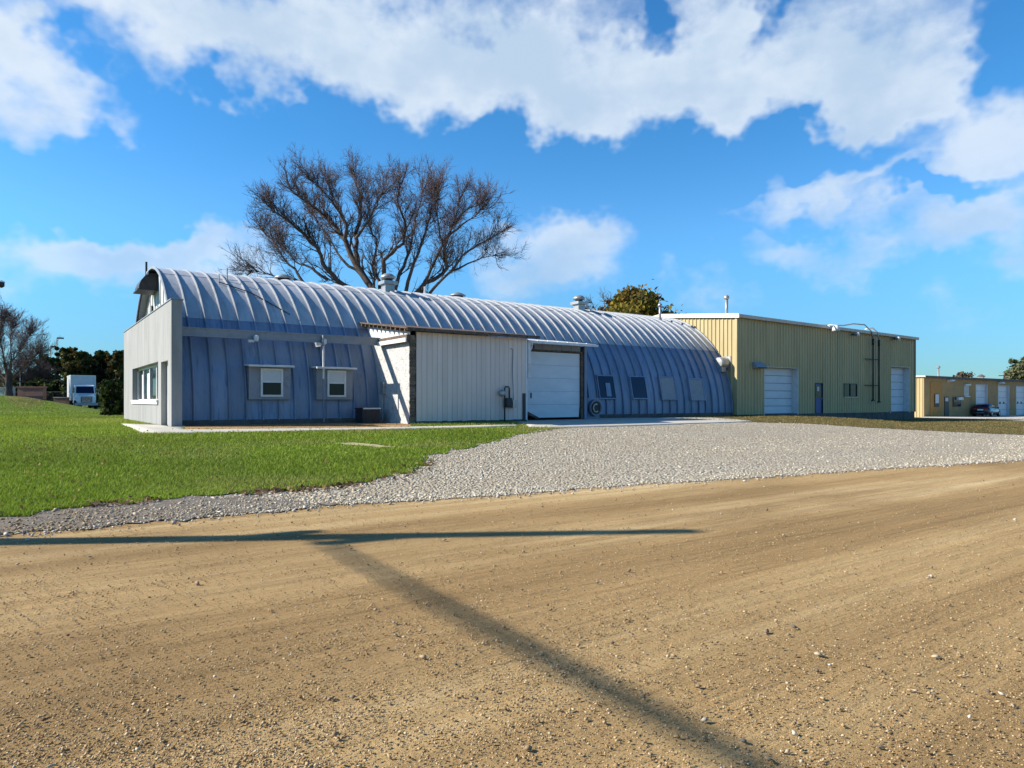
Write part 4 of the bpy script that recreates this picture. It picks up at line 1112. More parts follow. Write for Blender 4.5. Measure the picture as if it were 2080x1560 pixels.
for d in fd: overhead(d[0], d[1], d[2], 5, FB, .24, ty, -.95, 'boxwhite')
for i, d in enumerate(fd[1:]):
    for q in (.9, 2.0): part('door_light', MB().box(d[0] + q, d[0] + q + .45, ty + .195, ty + .205, .5, .75), M['glass'], FB)
W = part('window', MB().box(87.0, 88.2, ty - .06, ty - .003, 1.45, 2.75), M['trim'], FB); part('pane', MB().box(87.15, 88.05, ty - .07, ty - .061, 1.6, 2.5), M['galv'], W)
part('shade', MB().box(86.95, 88.25, ty - .3, ty - .062, 2.6, 2.75), M['white'], W); part('sill', MB().box(86.95, 88.25, ty - .2, ty - .062, 1.3, 1.42), M['white'], W)
W = part('window', MB().box(79.9, 80.9, ty - .1, ty - .045, .2, 1.6), M['dark'], FB); part('pane', MB().box(80.0, 80.8, ty - .115, ty - .101, .6, 1.55), M['curtain'], W)
D = part('door', MB().box(82.3, 83.3, ty - .06, ty - .003, -.95, 1.3), M['dark'], FB); part('pane', MB().box(82.4, 83.1, ty - .08, ty - .061, .8, 1.2), M['curtain'], D)
W = part('window', MB().box(84.3, 86.3, ty - .06, ty - .003, .2, 1.3), M['dark'], FB); part('pane', MB().box(84.4, 86.2, ty - .08, ty - .061, .3, 1.2), M['bluewin'], W); part('awning', MB().box(85.1, 86.3, ty - .3, ty - .081, .95, 1.25), M['white'], W)
for x, z, l in ((83.3, 3.05, 'small white wall lamp at the eave of the tan building, left one'), (96.6, 2.98, 'small white wall lamp at the eave above the middle tan building door')):
    t = thing('wall_lamp', (x, ty, z), l, 'light', 'lamps on the tan building')
    part('lamp_head', MB().prism([(ty - .02, z - .12), (ty - .02, z + .15), (ty - .5, z + .12), (ty - .55, z - .02)], x - .35, x + .35, 'x'), M['white'], t)
    part('bracket', MB().box(x - .08, x + .08, ty - .018, ty - .002, z - .2, z + .2), M['galv'], t)


def wheel(parent, c, r, w, ax='y'):
    tw = part('wheel', MB().lathe([(r * .62, -w / 2), (r * .95, -w / 2), (r, -w / 3), (r, w / 3), (r * .95, w / 2), (r * .62, w / 2)], c, 20, ax), M['rubber'], parent, True)
    return tw


def local_thing(name, loc, label, cat, rz, group=None):
    """parts are given in the thing's own axes"""
    t = thing(name, (0, 0, 0), label, cat, group); return t


def place(t, loc, rz): t.location = loc; t.rotation_euler = (0, 0, rz)


# car: x forward, y left
t = thing('parked_car', (0, 0, 0), 'dark blue hatchback parked by the tan building doors, seen from behind', 'car')
def loft(rings):
    mb = MB(); n = len(rings[0]); vs = [p for r in rings for p in r]; fs = []
    for i in range(len(rings) - 1):
        for k in range(n): fs.append((i * n + k, i * n + (k + 1) % n, (i + 1) * n + (k + 1) % n, (i + 1) * n + k))
    fs += [tuple(range(n))[::-1], tuple((len(rings) - 1) * n + k for k in range(n))]
    return mb.add(vs, fs)
def ring(x, w, z0, z1, k=.86):
    return [(x, -w * .92, z0), (x, w * .92, z0), (x, w, z0 + (z1 - z0) * .35), (x, w * .98, z0 + (z1 - z0) * .7), (x, w * k, z1), (x, -w * k, z1), (x, -w * .98, z0 + (z1 - z0) * .7), (x, -w, z0 + (z1 - z0) * .35)]
part('body', loft([ring(-2.2, .70, .42, .92), ring(-2.12, .84, .30, 1.0), ring(-1.6, .9, .22, 1.02), ring(0, .91, .2, .98), ring(1.2, .9, .22, .93), ring(1.9, .86, .26, .82), ring(2.2, .7, .38, .68)]), M['carpaint'], t, True)
cab = part('cabin', loft([ring(-2.0, .72, .98, 1.05, .9), ring(-1.5, .74, .98, 1.38, .76), ring(-.6, .76, .96, 1.47, .76), ring(.2, .75, .95, 1.43, .74), ring(1.1, .72, .92, .98, .95)]), M['carpaint'], t, True)
part('rear_window', MB().hexa([(-2.0, -.56, 1.08), (-2.0, .56, 1.08), (-1.93, .56, 1.06), (-1.93, -.56, 1.06), (-1.62, -.5, 1.36), (-1.62, .5, 1.36), (-1.55, .5, 1.34), (-1.55, -.5, 1.34)]), M['bluewin'], cab)
for s in (-1, 1):
    part('side_window', MB().prism([(-1.35, 1.04), (.85, 1.0), (.25, 1.36), (-.6, 1.4), (-1.2, 1.34)], s * .715, s * .745, 'y'), M['bluewin'], cab)
    part('tail_light', MB().box(-2.22, -2.02, s * .52 - .17, s * .52 + .17, .78, .95), M['red'], t)
    part('mirror', MB().box(.62, .75, s * .95 - .08, s * .95 + .08, .95, 1.08), M['carpaint'], t)
    for x in (-1.3, 1.35):
        w = wheel(t, (x, s * .80, .32), .32, .22); part('rim', MB().lathe([(.2, -.02), (.19, .0), (.06, .015)] if s > 0 else [(.06, -.015), (.19, 0), (.2, .02)], (x, s * .915, .32), 16, 'y'), M['galv'], w)
part('licence_plate', MB().box(-2.235, -2.2, -.28, .28, .7, .86), M['lens'], t)
part('rear_bumper', MB().box(-2.27, -2.1, -.78, .78, .34, .5), M['dark'], t); part('bumper_strip', MB().box(-2.29, -2.272, -.4, .4, .42, .47), M['galv'], t)
cx, cy = hit(2003, 848)
_p = at(2004, 848, 80); cx, cy = _p.x, _p.y
place(t, (cx, cy, gh(cx, cy) + .04), R(5))

# ------------------------------------------------------------------ box truck on the left
t = thing('box_truck', (0, 0, 0), 'white box truck parked in front of the dark trees', 'truck')
bx_ = part('cargo_box', MB().box(-6.2, -1.3, -1.25, 1.25, 1.0, 3.9), M['boxwhite'], t)
part('box_rail', MB().box(-6.25, -1.27, -1.29, 1.29, 3.9, 4.0).box(-1.33, -1.25, -1.29, -1.2, 1.0, 3.9).box(-1.33, -1.25, 1.2, 1.29, 1.0, 3.9), M['truckwhite'], bx_)
for s in (-1, 1):
    for k in range(6): part('side_post', MB().box(-6.1 + k * .9, -6.04 + k * .9, s * 1.252 - .012, s * 1.252 + .012, 1.05, 3.85), M['truckwhite'], bx_)
cb = part('cab', loft([[(x, -w, z0), (x, w, z0), (x, w, zb), (x, w * .88, zt), (x, -w * .88, zt), (x, -w, zb)] for x, w, z0, zb, zt in ((-1.2, 1.08, .7, 1.8, 2.75), (-.2, 1.1, .7, 1.8, 2.82), (.35, 1.08, .7, 1.75, 2.7), (.75, 1.02, .7, 1.75, 1.8))]), M['truckwhite'], t)
part('windshield', MB().hexa([(.79, -.92, 1.84), (.79, .92, 1.84), (.72, .92, 1.82), (.72, -.92, 1.82), (.41, -.86, 2.62), (.41, .86, 2.62), (.34, .86, 2.62), (.34, -.86, 2.62)]), M['bluewin'], cb)
part('hood', loft([[(x, -w, z0), (x, w, z0), (x, w, zb), (x, w * .8, zt), (x, -w * .8, zt), (x, -w, zb)] for x, w, z0, zb, zt in ((.7, 1.02, .7, 1.5, 1.78), (1.5, .98, .7, 1.4, 1.68), (2.1, .9, .72, 1.25, 1.5))]), M['truckwhite'], t)
gr = part('grille', MB().box(2.1, 2.16, -.55, .55, .78, 1.42), M['dark'], t)
for k in range(4): part('grille_bar', MB().box(2.16, 2.18, -.5, .5, .86 + k * .14, .89 + k * .14), M['chrome'], gr)
part('bumper', MB().box(2.05, 2.3, -1.15, 1.15, .42, .7), M['galv'], t)
for s in (-1, 1):
    part('headlight', MB().box(2.0, 2.15, s * .75 - .13, s * .75 + .13, .95, 1.15), M['lens'], t)
    m_ = part('mirror', MB().box(.55, .7, s * 1.45 - .13, s * 1.45 + .13, 1.75, 2.3), M['truckwhite'], t); part('mirror_arm', MB().bar((.5, s * 1.05, 2.0), (.6, s * 1.4, 2.0), .05), M['dark'], m_)
    part('side_window', MB().box(-.6, .25, s * 1.09 - .02, s * 1.09 + .02, 1.85, 2.5), M['bluewin'], cb)
    for x in (1.3, -4.6):
        w = wheel(t, (x, s * 1.0, .5), .5, .3); part('rim', MB().lathe([(.3, -.02), (.28, .0), (.1, .02)], (x, s * 1.16, .5), 14, 'y'), M['galv'], w)
part('chassis', MB().box(-6.0, 2.0, -.45, .45, .55, .78), M['dark'], t); part('step', MB().box(-.5, .5, -1.1, 1.1, .4, .55), M['dark'], t)
p = at(174, 828, 80); place(t, (p.x, p.y + 2, gh(p.x, p.y) + .0), R(-90 + 2))


# ------------------------------------------------------------------ trees
class Tw:
    """collects tapered branches as one mesh"""
    def __init__(s): s.V = []; s.Fc = []; s.n = 0
    def add(s, pts, rads, k):
        pts = np.array(pts, float); m = len(pts); d = np.gradient(pts, axis=0); d /= np.linalg.norm(d, axis=1)[:, None] + 1e-9
        ref = np.array((.31, .52, .1)); x = np.cross(d, ref); x /= np.linalg.norm(x, axis=1)[:, None] + 1e-9; y = np.cross(d, x)
        a = np.arange(k) * 2 * np.pi / k
        v = pts[:, None] + (x[:, None] * np.cos(a)[None, :, None] + y[:, None] * np.sin(a)[None, :, None]) * np.array(rads)[:, None, None]
        s.V.append(v.reshape(-1, 3)); i = np.arange(m - 1)[:, None] * k + np.arange(k)[None]; j = np.arange(m - 1)[:, None] * k + (np.arange(k)[None] + 1) % k
        s.Fc.append(np.stack([i, j, j + k, i + k], -1).reshape(-1, 4) + s.n); s.n += m * k
    def mesh(s, name, mat, org): return np_mesh(name, np.concatenate(s.V) - np.array(org), np.concatenate(s.Fc), mat, smooth=True)


def rnd(n=3): return np.array([random.gauss(0, 1) for _ in range(n)])
def unit(v): return v / (np.linalg.norm(v) + 1e-9)


def grow(tw_big, tw_small, p, d, length, r, lvl, maxl, up, kids, spread, droop=0.0):
    seg = 4 if lvl < maxl else 3; pts = [p]; dd = unit(d); step = length / seg
    for i in range(seg):
        dd = unit(dd + rnd() * (.16 if lvl < maxl else .2) + np.array((0, 0, up - droop * lvl)) * .22); pts.append(pts[-1] + dd * step)
    rads = [r * (1 - .75 * i / seg) for i in range(seg + 1)]
    (tw_big if r > .02 else tw_small).add(pts, rads, 5 if r > .04 else 3)
    if lvl >= maxl: return
    for c in range(kids[lvl]):
        t = random.uniform(.2, 1.0); k = min(int(t * seg), seg - 1); q = pts[k] + (pts[k + 1] - pts[k]) * (t * seg - k)
        nd = unit(unit(pts[k + 1] - pts[k]) + rnd() * spread)
        grow(tw_big, tw_small, q, nd, length * random.uniform(.42, .72) * (1.15 - .45 * t), max(r * .45, .010), lvl + 1, maxl, up, kids, spread, droop)


def bare_tree(name, label, limbs, dep, base_uv, trunk_r, conv, kids, seed, maxl=3, len_px=95, dens=1.0, twr=1.0):
    """limbs: polylines in photo pixels, given their own depth so the crown has volume"""
    random.seed(seed); b = at(*base_uv, dep); g = gh(b.x, b.y); org = np.array((b.x, b.y, g)); t = thing(name, tuple(org), label, 'tree')
    big, small, sc_ = Tw(), Tw(), dep / F
    fork = np.array((b.x, b.y, g + 2.2))
    big.add([org + (0, 0, -.2), org + (0, 0, .6), fork, fork + (0, 0, .8)], [trunk_r * 1.5, trunk_r * 1.1, trunk_r, trunk_r * .7], 10)
    for li, (lp, r0, off, joined) in enumerate(limbs):
        n = len(lp); P3 = []
        for i, (x, y) in enumerate(lp):
            u, v = conv(x, y); s = i / (n - 1); P3.append(np.array(at(u, v, dep + off * (s if not joined else .4 + .6 * s) + random.uniform(-.25, .25))))
        if not joined: P3 = [fork + rnd() * .1, fork * .45 + P3[0] * .55 + (0, 0, -.3)] + P3
        # smooth
        Q_ = [P3[0]]
        for a, c in zip(P3[:-1], P3[1:]):
            Q_ += [a * .5 + c * .5 + rnd() * .06, c]
        m = len(Q_); rad = [r0 * (1 - .86 * (i / (m - 1)) ** .85) for i in range(m)]
        big.add(Q_, rad, 7)
        st = 3 if not joined else 1
        for i in range(st, m - 1):
            frac = (i - st) / max(1, m - 1 - st); dloc = unit(Q_[i + 1] - Q_[i])
            nk = int((2.2 + 3.2 * frac) * dens)
            for _ in range(nk):
                if frac < .32 and random.random() < .65: continue
                q = Q_[i] + (Q_[i + 1] - Q_[i]) * random.random()
                nd = unit(dloc * 1.15 + rnd() * .55 + np.array((0, 0, .42)))
                grow(big, small, q, nd, len_px * sc_ * random.uniform(.45, 1.05) * (1.0 - .25 * frac), max(.028, rad[i] * .38), 1, maxl, .4, kids, .62)
        for _ in range(int(6 * dens)):
            grow(big, small, Q_[-1], unit(unit(Q_[-1] - Q_[-2]) + rnd() * .35), len_px * sc_ * random.uniform(.4, .9), .035, 1, maxl, .4, kids, .5)
    tr = link('trunk', big.mesh('trunk', M['bark'], org), t)
    link('crown', small.mesh('crown', M['twig'], org), t)
    return t


def z8(x, y):
    u, v = 460 + x * .28846, 290 + y * .28846
    return 772 + (u - 772) * .88, 600 + (v - 600) * (.84 if v < 600 else 1)
limbs = [([(470, 970), (400, 850), (330, 790), (270, 690), (215, 600), (150, 540)], .17, 2, 0),
         ([(850, 1010), (740, 950), (660, 860), (610, 740), (570, 660), (490, 580), (410, 510), (330, 440), (270, 390), (210, 350)], .26, -3, 0),
         ([(1030, 1030), (930, 880), (850, 740), (800, 600), (720, 490), (610, 390), (510, 310), (430, 240), (370, 190)], .36, 2, 0),
         ([(800, 600), (815, 480), (760, 380), (700, 290), (620, 200), (560, 130)], .16, -3, 1),
         ([(900, 820), (885, 700), (885, 560), (930, 420), (930, 300), (900, 180), (880, 90)], .24, 4, 1),
         ([(885, 600), (960, 490), (1010, 410), (1060, 320), (1100, 230)], .13, -4, 1),
         ([(815, 480), (760, 340), (700, 220), (680, 140)], .10, 5, 1),
         ([(1075, 950), (1020, 830), (1050, 700), (1055, 600), (1010, 530), (980, 430), (990, 300)], .18, 3, 0),
         ([(1115, 960), (1110, 780), (1180, 720), (1270, 640), (1290, 520), (1260, 400), (1220, 280), (1240, 150)], .24, -2, 0),
         ([(1200, 1040), (1240, 880), (1290, 770), (1330, 650), (1360, 500), (1390, 350), (1420, 200)], .22, 3, 0),
         ([(1290, 1040), (1330, 880), (1390, 720), (1440, 560), (1480, 420), (1500, 250)], .22, -4, 0),
         ([(1370, 1060), (1440, 970), (1560, 910), (1620, 850), (1590, 720), (1640, 560), (1690, 420), (1720, 270)], .26, 2, 0),
         ([(1470, 1070), (1560, 960), (1680, 840), (1760, 720), (1870, 650), (1990, 580)], .19, -2, 0),
         ([(1650, 870), (1780, 810), (1900, 760), (2000, 740)], .10, 3, 1),
         ([(1440, 960), (1490, 850), (1550, 720), (1620, 570), (1660, 500), (1780, 350), (1870, 320)], .19, 4, 0),
         ([(1620, 850), (1610, 720), (1560, 560), (1540, 400), (1530, 300)], .12, -4, 1),
         ([(440, 960), (350, 915), (250, 920), (150, 890), (60, 870)], .10, -2, 1),
         ([(660, 940), (560, 870), (480, 820), (400, 790), (330, 700), (290, 620)], .14, 4, 1),
         ([(930, 900), (830, 830), (740, 720), (680, 600), (600, 480), (540, 400)], .15, 5, 1),
         ([(1640, 560), (1740, 480), (1830, 420), (1890, 360)], .10, -3, 1)]
bare_tree('bare_tree', 'large bare leafless tree rising behind the quonset roof', limbs, 54, (800, 830), .75, z8, [0, 7, 5, 0], 3, dens=1.15, len_px=72)

zl = lambda x, y: (x, y)
zs = lambda x, y: (14 + (x - 18) * .8, 800 + (y - 800) * .74)
limbs = [([(20, 760), (30, 710), (50, 680), (75, 640)], .16, 2, 0), ([(18, 750), (10, 700), (0, 650), (5, 600)], .18, -2, 0), ([(15, 760), (-30, 710), (-70, 660), (-90, 620)], .16, 1, 0),
         ([(20, 770), (55, 740), (80, 715), (95, 690)], .11, -2, 0), ([(18, 775), (60, 765), (88, 752)], .09, 2, 0), ([(14, 770), (-40, 750), (-90, 730)], .1, -2, 0), ([(30, 712), (28, 660), (30, 620)], .1, 3, 1),
         ([(20, 780), (40, 745), (60, 725)], .08, 4, 0), ([(12, 780), (-10, 740), (-25, 690)], .08, 4, 0)]
bare_tree('bare_tree', 'bare brown tree at the far left beyond the lawn', limbs, 78, (18, 803), .32, zs, [0, 7, 5, 0], 8, len_px=46, dens=2.8)
# thin bare trees behind the roof beside the olive tree
limbs = [([(1215, 640), (1208, 626), (1200, 615)], .1, 0, 0), ([(1222, 640), (1228, 622), (1226, 608)], .1, 1, 0), ([(1235, 645), (1240, 628), (1238, 614)], .09, -1, 0), ([(1210, 650), (1196, 634), (1192, 622)], .08, 2, 0)]
bare_tree('bare_tree', 'small bare grey tree behind the roof left of the olive tree', limbs, 75, (1215, 815), .22, zl, [0, 4, 3, 0], 21, maxl=2, len_px=28, dens=.8)


def leafy(name, label, u, v_top, v_base, half_w, dep, pal, n, leaf=.16, group=None, cat='tree', conical=False, seed=0, clump=.5, lobes=9, low=.2, z_base=None):
    rr = np.random.default_rng(seed); random.seed(seed); b = at(u, v_base, dep); g = gh(b.x, b.y) if z_base is None else z_base
    h = at(u, v_top, dep).z - g; w = half_w * dep / F; org = np.array((b.x, b.y, g))
    t = thing(name, tuple(org), label, cat, group); tw = Tw()
    tw.add([org + (0, 0, -.2), org + (rr.normal(0, .1), 0, h * .4), org + (0, 0, h * .85)], [max(.06, h * .028), h * .02, .02], 7)
    cs = []
    for k in range(lobes):
        z = low + (1 - low) * (k + .5) / lobes; zz = z * h
        prof = (1 - z) * 1.05 + .06 if conical else math.sqrt(max(.08, 1 - ((z - (low + 1) / 2) / ((1 - low) / 2)) ** 2 * .85))
        for j in range(3 if not conical else 4):
            a = rr.uniform(0, 6.28); rad = w * prof * rr.uniform(.35, .8)
            cs.append((org + np.array((math.cos(a) * rad, math.sin(a) * rad, zz)), w * prof * (.5 if not conical else .38) * rr.uniform(.7, 1.2), rr.uniform(.75, 1.3)))
            if k % 2 == 0: tw.add([org + (0, 0, zz * .7), org * .4 + cs[-1][0] * .6 + (0, 0, -.1), cs[-1][0]], [h * .012, h * .008, .012], 4)
    link('trunk', tw.mesh('trunk', M['bark'], org), t)
    per = n // len(cs); P3, Cc, Up = [], [], []
    for c, rad, tone in cs:
        sub = c + rr.normal(0, rad * .55, (8, 3)) * (1, 1, .75)
        ids = rr.integers(0, 8, per); q = sub[ids] + rr.normal(0, rad * .24 * clump * 2, (per, 3)); q[:, 2] = np.maximum(q[:, 2], g + .05)
        P3.append(q); base_c = np.array(pal)[rr.integers(0, len(pal), 8)][ids]; Cc.append(base_c * tone * rr.normal(1, .15, (per, 1))); Up.append((q - c) / rad * .9)
    P3 = np.concatenate(P3); Cc = np.clip(np.concatenate(Cc), .005, 1); Up = np.concatenate(Up)
    me = cards(P3 - org, rr.uniform(.6, 1.3, len(P3)) * leaf, .6, Up, Cc, 'crown', 'leaf')
    link('crown', me, t)
    return t


olive = [(.20, .16, .018), (.26, .19, .022), (.13, .115, .016), (.08, .075, .014), (.22, .14, .03)]
leafy('olive_tree', 'rounded olive-gold tree behind the far end of the roof', 1291, 606, 815, 84, 72, olive, 30000, .24, seed=4, lobes=9, low=.35, clump=.62)
leafy('brown_tree', 'thin brownish tree left of the olive tree behind the roof', 1245, 607, 815, 34, 74, [(.10, .06, .035), (.13, .08, .04), (.08, .05, .035)], 5000, .13, seed=5, low=.4)
green = [(.03, .047, .01), (.042, .06, .012), (.065, .075, .013), (.02, .03, .01)]
mixd = [(.095, .085, .016), (.055, .06, .012), (.11, .075, .02), (.03, .037, .012)]
rows = [(98, 722, 22, green, 0, 'tall dark evergreen tree at the left end of the row'), (116, 702, 13, green, 1, 'narrow dark spruce below the two lamp posts'), (140, 706, 25, mixd, 0, 'olive-tipped tree directly above the truck, left side'),
        (163, 715, 22, mixd, 0, 'dark olive tree directly behind the truck'), (186, 722, 20, [(.045, .035, .025), (.06, .045, .03), (.03, .03, .012)], 0, 'brownish half-bare tree to the right above the truck'),
        (208, 714, 22, green, 0, 'dark green tree between the truck and the white front wall'), (232, 714, 22, mixd, 0, 'yellow-green tree next to the white front wall'), (256, 712, 24, mixd, 0, 'olive tree partly hidden by the white front wall'),
        (74, 752, 22, green, 0, 'low dark tree behind the brick sign on the left'), (40, 762, 24, green, 0, 'low dark tree behind the flag'), (4, 766, 26, green, 0, 'low dark tree at the left picture edge')]
for i, (u, vt, hw, pal, con, lab) in enumerate(rows):
    leafy('background_tree', lab, u, vt, 812, hw, 98 + (i * 37 % 11), pal, 7000, .26, 'trees behind the fence', conical=bool(con), seed=30 + i, low=.03, lobes=10)
for i, (u, vt, lab) in enumerate(((62, 778, 'low hedge bush behind the brick sign'), (88, 776, 'low hedge bush right of the brick sign'), (112, 774, 'low hedge bush behind the brick retaining wall'), (134, 778, 'low hedge bush left of the truck'), (28, 780, 'low hedge bush left of the brick sign'), (200, 780, 'low hedge bush right of the truck'))):
    leafy('hedge_bush', lab, u, vt, 818, 17, 94, green, 4000, .2, 'hedge bushes below the trees', cat='shrub', seed=80 + i, low=.0, lobes=6)
leafy('juniper_shrub', 'spreading dark juniper shrub left of the white front wall', 229, 776, 838, 26, 43, [(.03, .05, .008), (.045, .065, .01), (.02, .032, .008), (.06, .07, .012)], 9000, .07, cat='shrub', seed=60, low=.0, lobes=7, clump=.4)
leafy('juniper_shrub', 'dark juniper shrub half hidden by the white front wall', 252, 792, 838, 22, 45, [(.02, .032, .008), (.03, .045, .01)], 5000, .07, cat='shrub', seed=61, low=.0, lobes=6, clump=.4)
leafy('far_tree', 'grey-green tree at the right picture edge beyond the tan building', 2072, 735, 830, 26, 150, [(.10, .11, .05), (.07, .085, .035), (.13, .13, .07)], 6000, .32, seed=70, low=.3, z_base=-1)
leafy('far_tree', 'low reddish-brown tree top over the tan building roof', 1958, 757, 830, 20, 150, [(.14, .10, .07), (.11, .085, .06), (.16, .13, .08)], 3000, .3, seed=71, low=.3, z_base=-1)

# ------------------------------------------------------------------ small things of the background
def lamp_post(u, v, dep, arm, lab):
    p = at(u, v, dep); g = gh(p.x, p.y); t = thing('lamp_post', (p.x, p.y, g), lab, 'lamp post', 'parking lot lamps')
    part('pole', MB().tube([(p.x, p.y, g), (p.x, p.y, p.z)], [.11, .07]), M['dark'], t, True)
    part('lamp_head', MB().box(p.x, p.x + arm, p.y - .25, p.y + .25, p.z - .08, p.z + .16), M['dark'], t); return t


lamp_post(115.5, 687, 130, 1.1, 'taller dark lamp post above the spruce'); lamp_post(103, 704, 140, .9, 'shorter grey lamp post left of the spruce')
p = at(-14, 582, 40); g = gh(p.x, p.y)
t = thing('sports_light', (p.x, p.y, g), 'dark floodlight head at the left picture edge high above the lawn', 'light')
part('pole', MB().tube([(p.x, p.y, g), (p.x, p.y, p.z + .1)], .08), M['galv'], t, True)
q = at(2, 577, 40); part('arm', MB().bar((p.x, p.y, p.z + .05), (q.x, q.y, q.z - .1), .06), M['dark'], t)
part('lamp_head', MB().lathe([(.1, -.16), (.2, -.12), (.22, .05), (.12, .17)], tuple(q), 14, 'x'), M['dark'], t, True)
part('visor', MB().lathe([(.05, .2), (.17, .17), (.2, .1)], tuple(q), 14, 'z'), M['lens'], t, True)

# chain-link fence in front of the trees
fa, fb_ = at(-40, 800, 92), at(262, 800, 88)
fa.z = 0; fb_.z = 0
t = thing('chain_link_fence', (fa.x, fa.y, gh(fa.x, fa.y)), 'grey chain-link fence along the dark trees', 'fence')
nseg = 14; tops = []
for i in range(nseg + 1):
    q = fa.lerp(fb_, i / nseg); g = gh(q.x, q.y); zt = 2.02; tops.append((q.x, q.y, zt))
    part('post', MB().tube([(q.x, q.y, g - .2), (q.x, q.y, zt + .04)], .03, 6), M['foundation'], t)
part('top_rail', MB().tube(tops, .024, 6), M['foundation'], t)
mb = MB(); 
for i in range(nseg):
    a, b = Vector(tops[i]), Vector(tops[i + 1])
    for k in range(10):
        s0, s1 = k / 10, min(1, k / 10 + .42); za = gh(*a.lerp(b, s0)[:2])
        mb.bar(a.lerp(b, s0) * Vector((1, 1, 0)) + Vector((0, 0, za)), a.lerp(b, s1), .004); mb.bar(a.lerp(b, s1) * Vector((1, 1, 0)) + Vector((0, 0, za)), a.lerp(b, s0), .004)
o = part('wire_mesh', mb, M['dark'], t); o['kind'] = 'stuff'

# brick sign, brick planter, flag
p = at(65, 795, 86); g = gh(p.x, p.y); sgn = thing('brick_sign', (p.x, p.y, g), 'long low dark-red brick wall sign under the trees', 'wall')
w = 26 * 86 / F
def cambar(c, hw, z0, z1, th): # box aligned across the view
    rx, ry = CA, -SA; fx_, fy_ = SA, CA
    return MB().hexa([(c.x + sx_ * hw * rx + sy_ * th * fx_, c.y + sx_ * hw * ry + sy_ * th * fy_, z) for z in (z0, z1) for sx_, sy_ in ((-1, -1), (1, -1), (1, 1), (-1, 1))])
part('wall', cambar(p, w, g - .2, p.z - .1 + .55, .3), M['redbrick'], sgn); part('cap', cambar(p, w + .1, p.z + .45, p.z + .52 + .1, .36), M['redbrick'], sgn); part('base_shadow_strip', cambar(p, w - .1, g - .2, g + .25, .34), M['dark'], sgn)  # solid dark strip coloured as shadow along the foot of the wall
p = at(128, 818, 84); g = gh(p.x, p.y); pl = thing('brick_planter', (p.x, p.y, g - .2), 'low pinkish brick retaining wall left of the truck', 'wall')
part('wall', cambar(p, 16 * 84 / F, g - .6, at(128, 808, 84).z, .3), M['redbrick'], pl); part('cap', cambar(p, 16.5 * 84 / F, at(128, 808, 84).z + .002, at(128, 806.5, 84).z, .34), M['trim'], pl)
p = at(41, 748, 90); g = gh(p.x, p.y); fl = thing('flag_pole', (p.x, p.y, g), 'pale flag on a slim pole against the bare tree', 'flag')
part('pole', MB().tube([(p.x, p.y, g), (p.x, p.y, p.z + .3)], [.06, .04]), M['galv'], fl)
mb = MB(); vs = []; fs = []
for i in range(7):
    s = i / 6; o_ = s * .85; vs += [(p.x + CA * o_, p.y - SA * o_ + .1 * math.sin(s * 7), p.z + .12 - .22 * s), (p.x + CA * o_, p.y - SA * o_ + .1 * math.sin(s * 7), p.z - .38 - .22 * s)]
for i in range(6): fs.append((2 * i, 2 * i + 1, 2 * i + 3, 2 * i + 2))
part('flag', mb.add(vs, fs), M['white'], fl)
p = at(8, 795, 90); pg = thing('low_shed', (p.x, p.y, gh(p.x, p.y)), 'pale grey low wall behind the lawn at the left edge', 'wall')
part('wall', cambar(p, 20 * 90 / F, gh(p.x, p.y) - .3, at(8, 788, 90).z, .3), M['trim'], pg); part('cap', cambar(p, 20.5 * 90 / F, at(8, 788, 90).z + .002, at(8, 786.5, 90).z, .4), M['trim'], pg)

# utility poles far right
def far_pole(u, vt, dep, cross, lab):
    p = at(u, vt, dep); t = thing('utility_pole', (p.x, p.y, -1.2), lab, 'pole')
    part('pole', MB().tube([(p.x, p.y, -1.2), (p.x, p.y, p.z)], [.2, .14]), M['galv' if not cross else 'wood'], t, True)
    if cross: part('crossarm', MB().bar((p.x - 1.1, p.y + .6, p.z - .6), (p.x + .9, p.y - .6, p.z - .6), .14), M['wood'], t)
    else: part('cap', MB().lathe([(.2, p.z), (.28, p.z + .05), (.28, p.z + .3), (.1, p.z + .4)], (p.x, p.y, 0), 10), M['galv'], t)
far_pole(2040, 757, 140, True, 'far utility pole with crossarm behind the tan building'); far_pole(1906, 748, 110, False, 'slim grey stack standing above the tan building roof')
p = at(1993, 764, 100); t = thing('roof_exhaust', (p.x, p.y, p.z - .8), 'small grey roof vent on the tan building', 'vent')
part('base', MB().box(p.x - .3, p.x + .3, p.y - .3, p.y + .3, 3.4, p.z - .1), M['galv'], t); part('cap', MB().lathe([(.5, p.z - .1), (.5, p.z), (.1, p.z + .25)], (p.x, p.y, 0), 12), M['foundation'], t)

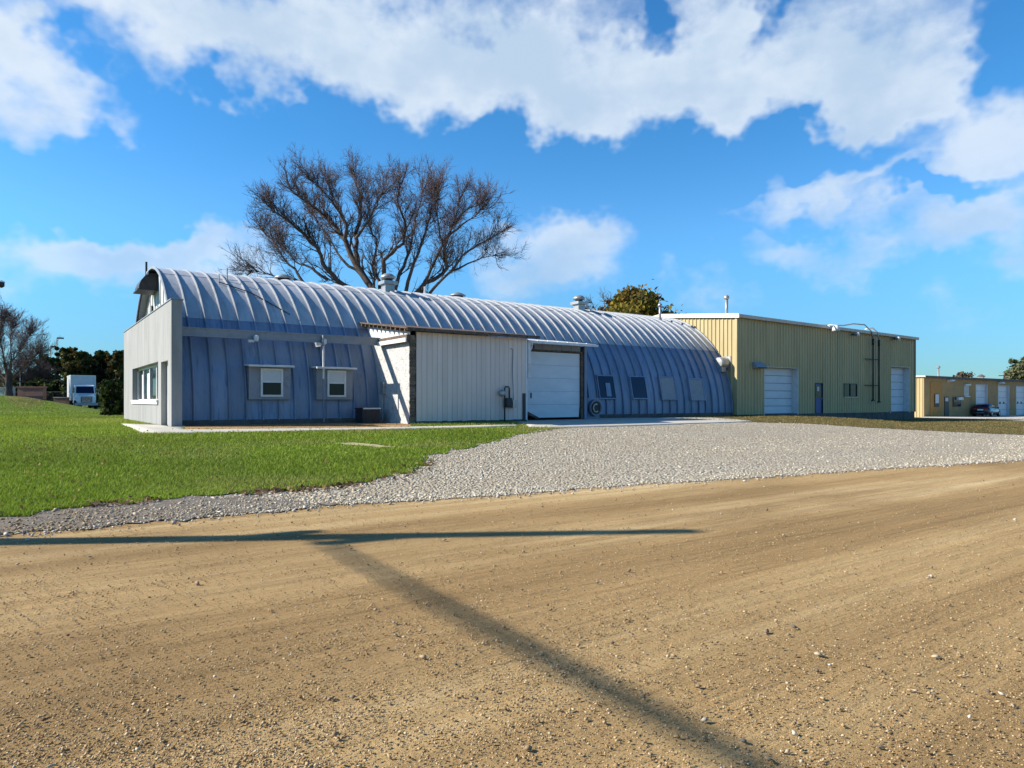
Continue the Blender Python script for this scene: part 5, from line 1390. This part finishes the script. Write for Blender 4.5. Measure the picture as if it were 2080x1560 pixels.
# ------------------------------------------------------------------ utility pole beside the road: only its shadow is in the picture
tip = hit(1405, 1079); sh = Vector((.863, -.505)) / math.tan(SUN_EL)          # ground offset of a shadow per metre of height
HP = 9.6; zt = -.75
b = Vector(tip) - sh * HP
t = thing('utility_pole', (b.x, b.y, zt), 'wooden utility pole whose long shadow crosses the road', 'pole')
part('pole', MB().tube([(b.x, b.y, zt - .3), (b.x, b.y, zt + 4), (b.x, b.y, zt + HP)], [.25, .21, .14], 12), M['wood'], t, True)
def arm(px0, px1, name):
    a = Vector(hit(*px0)); c = Vector(hit(*px1)); h = (a - b).dot(sh) / sh.dot(sh); d = c - a
    e = Vector((b.x + d.x, b.y + d.y, zt + h))
    part(name, MB().bar((b.x, b.y, zt + h), e, .17, .17), M['wood'], t); return e
e1 = arm((470, 1091), (640, 1077), 'crossarm'); e2 = arm((850, 1088), (655, 1105), 'crossarm')
part('brace', MB().bar(e2 + Vector((0, 0, -.02)), (b.x, b.y, e2.z - .8), .05), M['galv'], t)
# bundled service cable from the arm over the road
s0 = Vector(hit(672, 1108)); s1 = Vector(hit(1545, 1560)); dd = (s1 - s0).normalized()
hc = e2.z - zt; pts = []
for i in range(25):
    d = i * 1.2; h_ = hc - .0016 * d * (29 - d); q = s0 + dd * d - sh * h_; pts.append((q.x, q.y, zt + h_))
nx_ = Vector((-dd.y, dd.x, 0)); mbc = MB()
for k, (ox, oz) in enumerate(((-.085, .0), (.0, .05), (.085, -.02))):
    mbc.tube([Vector(q) + nx_ * ox * (1 + .35 * math.sin(i * .9 + k)) + Vector((0, 0, oz)) for i, q in enumerate(pts)], .024, 6)
tag(link('service_cable', mbc.mesh('service_cable', M['rubber'], pts[0], True), None, pts[0]), 'thick bundled cable strung over the road from the utility pole', 'cable')
p1 = pts[-1]
t = thing('utility_pole', (p1[0], p1[1], zt), 'wooden utility pole behind the viewer carrying the cable', 'pole')
part('pole', MB().tube([(p1[0], p1[1], zt - .3), (p1[0], p1[1], p1[2] + .6)], [.17, .12], 12), M['wood'], t, True)
part('insulator', MB().lathe([(.05, 0), (.09, .05), (.05, .12)], (p1[0], p1[1], p1[2] + .6), 10), M['galv'], t)
